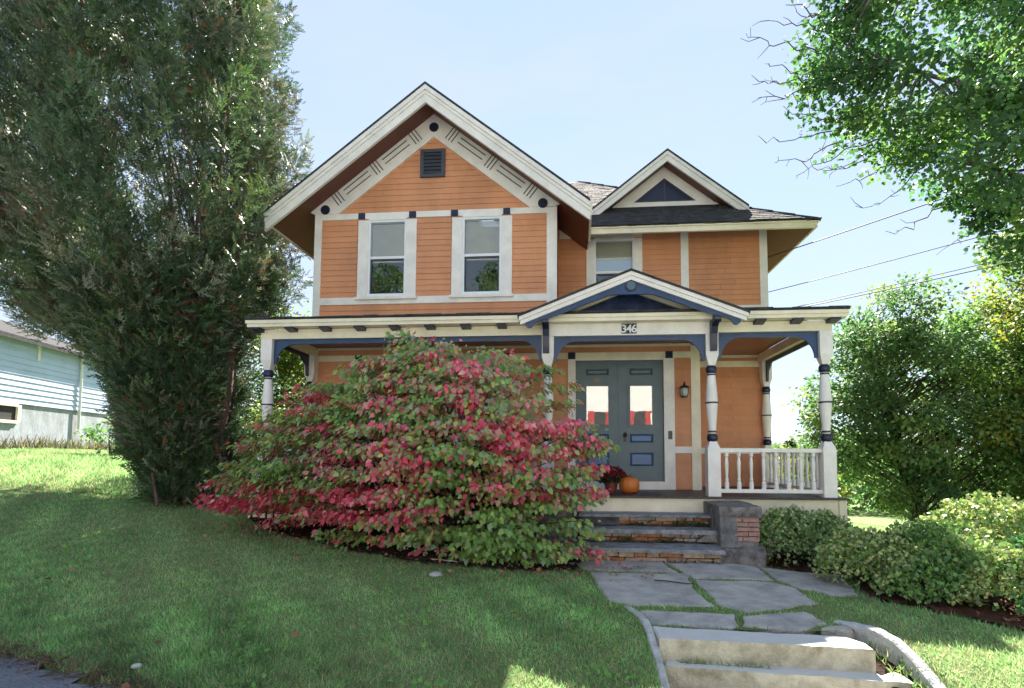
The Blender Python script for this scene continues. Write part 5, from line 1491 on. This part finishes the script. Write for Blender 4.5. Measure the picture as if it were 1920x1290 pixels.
# ------------------------------------------------------------------ neighbouring pale blue house on the left
NX = -19.6
nb = empty('neighbour_house', (NX, 18.0, 1.7), 'pale blue sided neighbouring house on a grey foundation at the far left', 'house')
MB().box(-30, NX - .03, 8, 23.5, -.5, 3.28).build('foundation_wall', M['nfound'], nb)
MB().box(-30, NX - .02, 8, 23.5, 3.28, 5.46).build('wall', M['nsiding'], nb)
sd_ = None
for i in range(11):
    z = 3.26 + i * .2
    if sd_ is None:
        sd_ = MB().pts8([(NX - .02, 8, z), (NX + .03, 8, z), (NX + .03, 23.5, z), (NX - .02, 23.5, z), (NX - .02, 8, z + .2), (NX - .008, 8, z + .2), (NX - .008, 23.5, z + .2), (NX - .02, 23.5, z + .2)]).build('siding_board', M['nsiding'], nb)
    else: copy_part(sd_, nb, (0, 0, .2 * i))
w_ = MB().box(NX - .04, NX + .05, 15.5, 15.6, 2.62, 3.2).box(NX - .04, NX + .05, 16.75, 16.9, 2.62, 3.2).box(NX - .04, NX + .06, 15.6, 16.75, 3.14, 3.24).box(NX - .04, NX + .06, 15.6, 16.75, 2.56, 2.66).build('basement_window', M['cream'], nb)
MB().box(NX - .028, NX - .02, 15.6, 16.75, 2.66, 3.14).build('pane', M['dark'], w_)
MB().box(NX, NX + .055, 17.5, 17.62, 4.9, 5.45).build('corner_board', M['nwhite'], nb)
MB().tube([(NX + .09, 19.8, 5.4), (NX + .09, 19.8, 2.4)], .05, 8).build('downspout', M['nwhite'], nb)
MB().prism([(NX + .4, 5.5), (-25, 7.6), (-30.4, 5.5), (-30.4, 5.35), (-25, 7.4), (NX + .4, 5.35)], 'Y', 7.6, 23.9).build('roof', M['roof'], nb)
rng = np.random.default_rng(5)
N = 900
gx = NX + rng.uniform(.1, .8, N); gy = rng.uniform(13, 22, N)
o = scatter('tall_grass', M['grass'], T_BLADE, np.stack([gx, gy, gz(gx, gy)], 1), rng.normal(0, .35, (N, 3)) + [0, 0, 1], rng.normal(0, 1, (N, 3)), rng.uniform(.25, .6, N), pick(rng, [(.10, .11, .05), (.16, .14, .08)], [1, 1], N))
tag(o, 'tall dry grass along the neighbouring foundation', None, None, 'stuff')

nb.rotation_euler = (0, 0, radians(14))
# ------------------------------------------------------------------ overhead cables to a pole beside the street
pole = empty('utility_pole', (14.2, 3.0, g1(14.2, 3)), 'wooden utility pole carrying the overhead cables at the right', 'pole')
MB().tube([(14.2, 3, g1(14.2, 3) - .5), (14.2, 3, 8.6)], [.17, .12], 10).build('pole_shaft', M['bark'], pole, smooth=True)
MB().box(14.1, 14.3, 2.2, 3.8, 7.55, 7.67).build('crossarm', M['bark'], pole)
for (a, b, lab, r) in (((3.99, 11.45, 5.72), (14.2, 3.0, 7.3), 'topmost dark cable running from under the house eave to the upper right', .011),
                       ((3.99, 11.40, 4.96), (14.2, 3.0, 6.15), 'middle thin cable running from the house corner to the right', .008),
                       ((4.0, 11.3, 4.50), (14.2, 3.0, 5.62), 'upper of the two lowest cables leaving the porch roof corner', .007),
                       ((4.0, 11.3, 4.47), (14.2, 3.0, 5.40), 'lowest cable leaving the porch roof corner', .009)):
    pts = []
    for i in range(25):
        q = i / 24; p = Vector(a).lerp(Vector(b), q); p.z -= .42 * 4 * q * (1 - q) * .35; pts.append(p)
    tag(MB().tube(pts, r, 5).build('cable', M['cable'], smooth=True), lab, 'cable', 'overhead cables')
hp('cable_bracket', MB().tube([(3.97, 11.45, 5.70), (4.02, 11.45, 5.72)], .035, 8), M['black'])

# ------------------------------------------------------------------ across the street (seen mirrored in the door glass and windows)
wh = empty('white_house', (3.0, -18, -.3), 'white house with red shutters across the street, seen mirrored in the door glass', 'house')
MB().box(-7, 12, -24, -18, -.6, 7.6).build('wall', M['nwhite'], wh)
MB().prism([(-7.4, 7.5), (2.5, 11.5), (12.4, 7.5)], 'Y', -24.3, -17.6).build('roof', M['roof'], wh)
sp = wp = None
for r, z in enumerate((.9, 3.4)):
    for k, x in enumerate((-4.6, -1.2, 1.6, 4.45, 8.6)):
        dx, dz = x + 4.6, z - .9
        if wp is None:
            wp = MB().box(x - .42, x + .42, -18.0, -17.96, z, z + 1.3).build('window', M['dark'], wh)
            sp = [MB().box(x + s * .6 - .17, x + s * .6 + .17, -18, -17.95, z - .05, z + 1.35).build('shutter', M['red'], wh) for s in (-1, 1)]
        else:
            copy_part(wp, wh, (dx, 0, dz))
            for q in sp: copy_part(q, wh, (dx, 0, dz))
for i, (x, y, H, lab) in enumerate(((-13.5, -15, 15, 'tall tree across the street mirrored in the left upper window'), (-6.5, -27, 20, 'tall tree behind the white house mirrored in the right upper window'))):
    tree('street_tree', (x, y), lab, 'tree', [(x, y, H * .62, 3.1, 2.8, H * .36)], .34, 90, 80, GREENS, [2, 2, 2, 1], 70 + i, .3, 1, cl_r=1.0)

# ------------------------------------------------------------------ grass, weeds, leaves
ALLFLAG = [p for p in FLAGS.values()]
def grass(name, N, region, hgt, seed, label, tpl=T_BLADE, keepf=None, wid=1.0):
    rng = np.random.default_rng(seed)
    x, y = region(rng, N)
    ok = (~inpoly(x, y, STAIR)) & (~inpoly(x, y, ROADEDGE + [(30, -4.), (-30, -4.)]))
    for fl in ALLFLAG: ok &= ~inpoly(x, y, fl)
    nn = vnoise(np.stack([x, y, 0 * x], 1), 4, 9.0) * .05
    ok &= ~inpoly(x + nn, y + nn, BED); ok &= ~inpoly(x + nn, y + nn, BED2)
    ok &= ~((x > -5.4) & (x < 4.05) & (y > 8.3) & (y < 17.6)); ok &= ~((x > -.6) & (x < 2.5) & (y > 7.1))
    if keepf is not None: ok &= keepf(x, y, rng)
    x, y = x[ok], y[ok]; n = len(x)
    p3 = np.stack([x, y, 0 * x], 1)
    lush = vnoise(p3, 1, 1.3) * .6 + vnoise(p3, 2, 4.0) * .4
    d = rng.normal(0, .55, (n, 3)) + np.stack([vnoise(p3, 7, 2.) * .45, vnoise(p3, 9, 2.) * .45, .62 + .25 * rng.random(n)], 1)
    d[:, 2] = np.maximum(np.abs(d[:, 2]), .15)
    c = pick(rng, [(.24, .41, .165), (.30, .47, .19), (.19, .34, .15), (.35, .47, .21)], [3, 3, 2, 1], n, .36)
    straw = pick(rng, [(.52, .46, .29), (.44, .38, .25), (.36, .29, .20)], [1, 1, 1], n)
    c *= np.clip(1.0 + .26 * vnoise(p3, 21, .9) + .34 * vnoise(p3, 22, 4.5), .5, 1.7)[:, None]
    s = rng.random(n) < np.clip(.22 - .30 * lush, .04, .60); c[s] = straw[s]
    h = hgt * rng.uniform(.5, 1.35, n) * (1 + .35 * lush)
    o = scatter(name, M['grass'], tpl, np.stack([x, y, gz(x, y) - .004], 1), d, rng.normal(0, .7, (n, 3)) + [0, 0, 1.1], h, c, None, wid)
    return tag(o, label, None, None, 'stuff')
def near_region(rng, N):
    # uniform over the ground, thinned with distance so the lawn keeps an even look
    y = 3.0 + (rng.random(N) ** 1.55) * 6.6; x = rng.uniform(-1.55, 1.1, N) * (y + .3) + .0
    return x, y
grass('front_grass', 560000, near_region, .046, 101, 'short green front lawn grass with straw-coloured blades', wid=1.35)
def back_region(rng, N):
    y = 9.3 + rng.random(N) ** 1.3 * 14; x = rng.uniform(-1.4, -.45, N) * y; return x, y
grass('back_grass', 120000, back_region, .085, 102, 'sunlit grass on the rise beside the neighbouring house', wid=2.0)
def right_region(rng, N):
    return rng.uniform(2.0, 12, N), rng.uniform(8.0, 24, N)
grass('side_grass', 40000, right_region, .09, 103, 'grass to the right of the house', wid=2.0,
      keepf=lambda x, y, r: ~inpoly(x, y, [(5.2, 10.6), (9.5, 10.2), (11, 12.6), (5.2, 13.4)]))
# clumps of grass and moss in the joints of the path
rng = np.random.default_rng(14)
N = 9000
x, y = rng.uniform(0, 3.2, N), rng.uniform(4.86, 7.25, N)
ok = inpoly(x, y, [(.0, 7.2), (2.4, 7.3), (3.2, 7.1), (2.85, 5.9), (2.42, 4.93), (.66, 4.93), (.3, 5.6), (.1, 6.6)])
for fl in ALLFLAG: ok &= ~inpoly(x, y, fl)
ok &= vnoise(np.stack([x, y, 0 * x], 1), 11, 5.0) > -.35
x, y = x[ok], y[ok]; n = len(x)
tag(scatter('joint_grass', M['grass'], T_BLADE, np.stack([x, y, gz(x, y)], 1), rng.normal(0, .5, (n, 3)) + [0, 0, .8], rng.normal(0, 1, (n, 3)), rng.uniform(.025, .06, n),
            pick(rng, [(.17, .30, .09), (.21, .33, .10), (.26, .22, .13)], [2, 2, 1], n), None, 1.6), 'grass and moss growing in the joints of the flagstones', None, None, 'stuff')
# broad weeds in the lawn
N = 3600
y = 3.2 + rng.random(N) ** 1.3 * 4.0; x = rng.uniform(-1.1, .15, N) * y
k = vnoise(np.stack([x, y, 0 * x], 1), 15, 2.4) > .35; x, y = x[k], y[k]
ok = (~inpoly(x, y, STAIR)) & (~inpoly(x, y, BED)) & (~inpoly(x, y, ROADEDGE + [(30, -4.), (-30, -4.)])); x, y = x[ok], y[ok]; n = len(x)
tag(scatter('lawn_weeds', M['grass'], T_OVAL, np.stack([x, y, gz(x, y) + .015], 1), rng.normal(0, 1, (n, 3)) * [1, 1, .25] + [0, 0, .35], rng.normal(0, .3, (n, 3)) + [0, -.6, 1], rng.uniform(.03, .065, n),
            pick(rng, [(.17, .36, .09), (.22, .42, .12)], [1, 1], n)), 'low broad-leaved weeds in the front lawn', None, None, 'stuff')
# dry grass along the pavement, fallen leaves
N = 5000
t = rng.uniform(-10, 1.5, N); e = np.interp(t, [p[0] for p in ROADEDGE], [p[1] for p in ROADEDGE]); y = e + rng.normal(.02, .06, N)
tag(scatter('verge_thatch', M['dry'], T_BLADE, np.stack([t, y, gz(t, y) + .025], 1), rng.normal(0, 1, (N, 3)) * [1, 1, .25] + [0, 0, .15], rng.normal(0, .4, (N, 3)) + [0, 0, 1], rng.uniform(.05, .11, N),
            pick(rng, [(.20, .14, .09), (.14, .09, .055), (.10, .07, .045)], [1, 1, 1], N), None, 1.2), 'brown dead grass along the edge of the pavement', None, None, 'stuff')
N = 420
x, y = rng.uniform(-6, 5.5, N), rng.uniform(3.2, 8.2, N)
b = inpoly(x, y, BED2) | inpoly(x, y, BED); k = b | (rng.random(N) < .07)
k &= ~inpoly(x, y, STAIR); x, y = x[k], y[k]; n = len(x)
tag(scatter('fallen_leaves', M['dry'], T_OVAL, np.stack([x, y, gz(x, y) + .05], 1), rng.normal(0, 1, (n, 3)) * [1, 1, .2], rng.normal(0, .4, (n, 3)) + [0, 0, 1], rng.uniform(.045, .085, n),
            pick(rng, [(.30, .14, .07), (.22, .10, .06), (.34, .25, .16), (.16, .08, .05)], [1, 1, 1, 1], n), None, 1.4), 'fallen brown leaves on the lawn and mulch', None, None, 'stuff')
N = 260
x = rng.uniform(-5.6, .9, N); y = np.interp(x, [-5.6, -3.9, -2.2, 0, .9], [8.0, 7.25, 6.65, 6.6, 6.9]) - np.abs(rng.normal(0, .35, N)) + .15
tag(scatter('fallen_pink_leaves', M['dry'], T_BROAD, np.stack([x, y, gz(x, y) + .05], 1), rng.normal(0, 1, (N, 3)) * [1, 1, .2], rng.normal(0, .4, (N, 3)) + [0, 0, 1], rng.uniform(.03, .07, N),
            pick(rng, [(.50, .09, .15), (.36, .16, .10), (.30, .22, .12)], [1, 1, 1], N), None, 1.0), 'fallen pink and brown leaves on the grass beside the red shrub', None, None, 'stuff')
# bark chips in the beds
N = 5200
x, y = rng.uniform(-5.4, 6.5, N), rng.uniform(4.2, 8.6, N)
k = inpoly(x, y, BED2) | inpoly(x, y, BED); x, y = x[k], y[k]; n = len(x)
tag(scatter('bark_chips', M['dry'], T_OVAL, np.stack([x, y, gz(x, y) + .035], 1), rng.normal(0, 1, (n, 3)) * [1, 1, .3], rng.normal(0, .5, (n, 3)) + [0, 0, 1], rng.uniform(.02, .055, n),
            pick(rng, [(.07, .032, .02), (.11, .05, .03), (.045, .025, .018)], [1, 1, 1], n), None, 1.0), 'bark chips on the planting beds', None, None, 'stuff')
# a loose stone in the lawn, a twig on the path
def pebble(x, y, r, m, label, name='stone'):
    z = g1(x, y); mb = MB(); n = 9; q = random.Random(int(x * 100))
    for i, (rr_, zz_) in enumerate(((.6, -.3), (1, .1), (.85, .45), (.4, .65))):
        for k in range(n):
            a = 2 * pi * k / n; s = q.uniform(.8, 1.15); mb.v.append((x + r * rr_ * s * cos(a) * 1.3, y + r * rr_ * s * sin(a), z + .02 + r * zz_))
    for i in range(3):
        for k in range(n): mb.f.append((i * n + k, i * n + (k + 1) % n, (i + 1) * n + (k + 1) % n, (i + 1) * n + k))
    mb.f.append(tuple(range(3 * n, 4 * n)))
    tag(mb.build(name, m), label, 'stone')
pebble(-1.62, 6.15, .065, M['flag'], 'grey stone lying in the lawn in front of the red shrub')
pebble(-3.15, 3.68, .035, M['conc2'], 'small white stone at the edge of the pavement')
z = g1(1.1, 6.15) + .045
tag(MB().tube([(.88, 6.30, z), (1.0, 6.23, z + .008), (1.18, 6.18, z), (1.30, 6.13, z + .003)], [.006, .008, .007, .004], 6).build('twig', M['stem']), 'thin dark twig lying on a flagstone of the path', 'twig')
z = g1(-.9, 6.62) + .07
tag(MB().tube([(-2.2, 6.83, z), (-1.9, 6.80, z + .01), (-1.6, 6.74, z + .004), (-1.4, 6.72, z - .01)], [.008, .011, .009, .006], 6).build('stick', M['conc']), 'pale stick lying on the dark soil under the red shrub', 'stick')
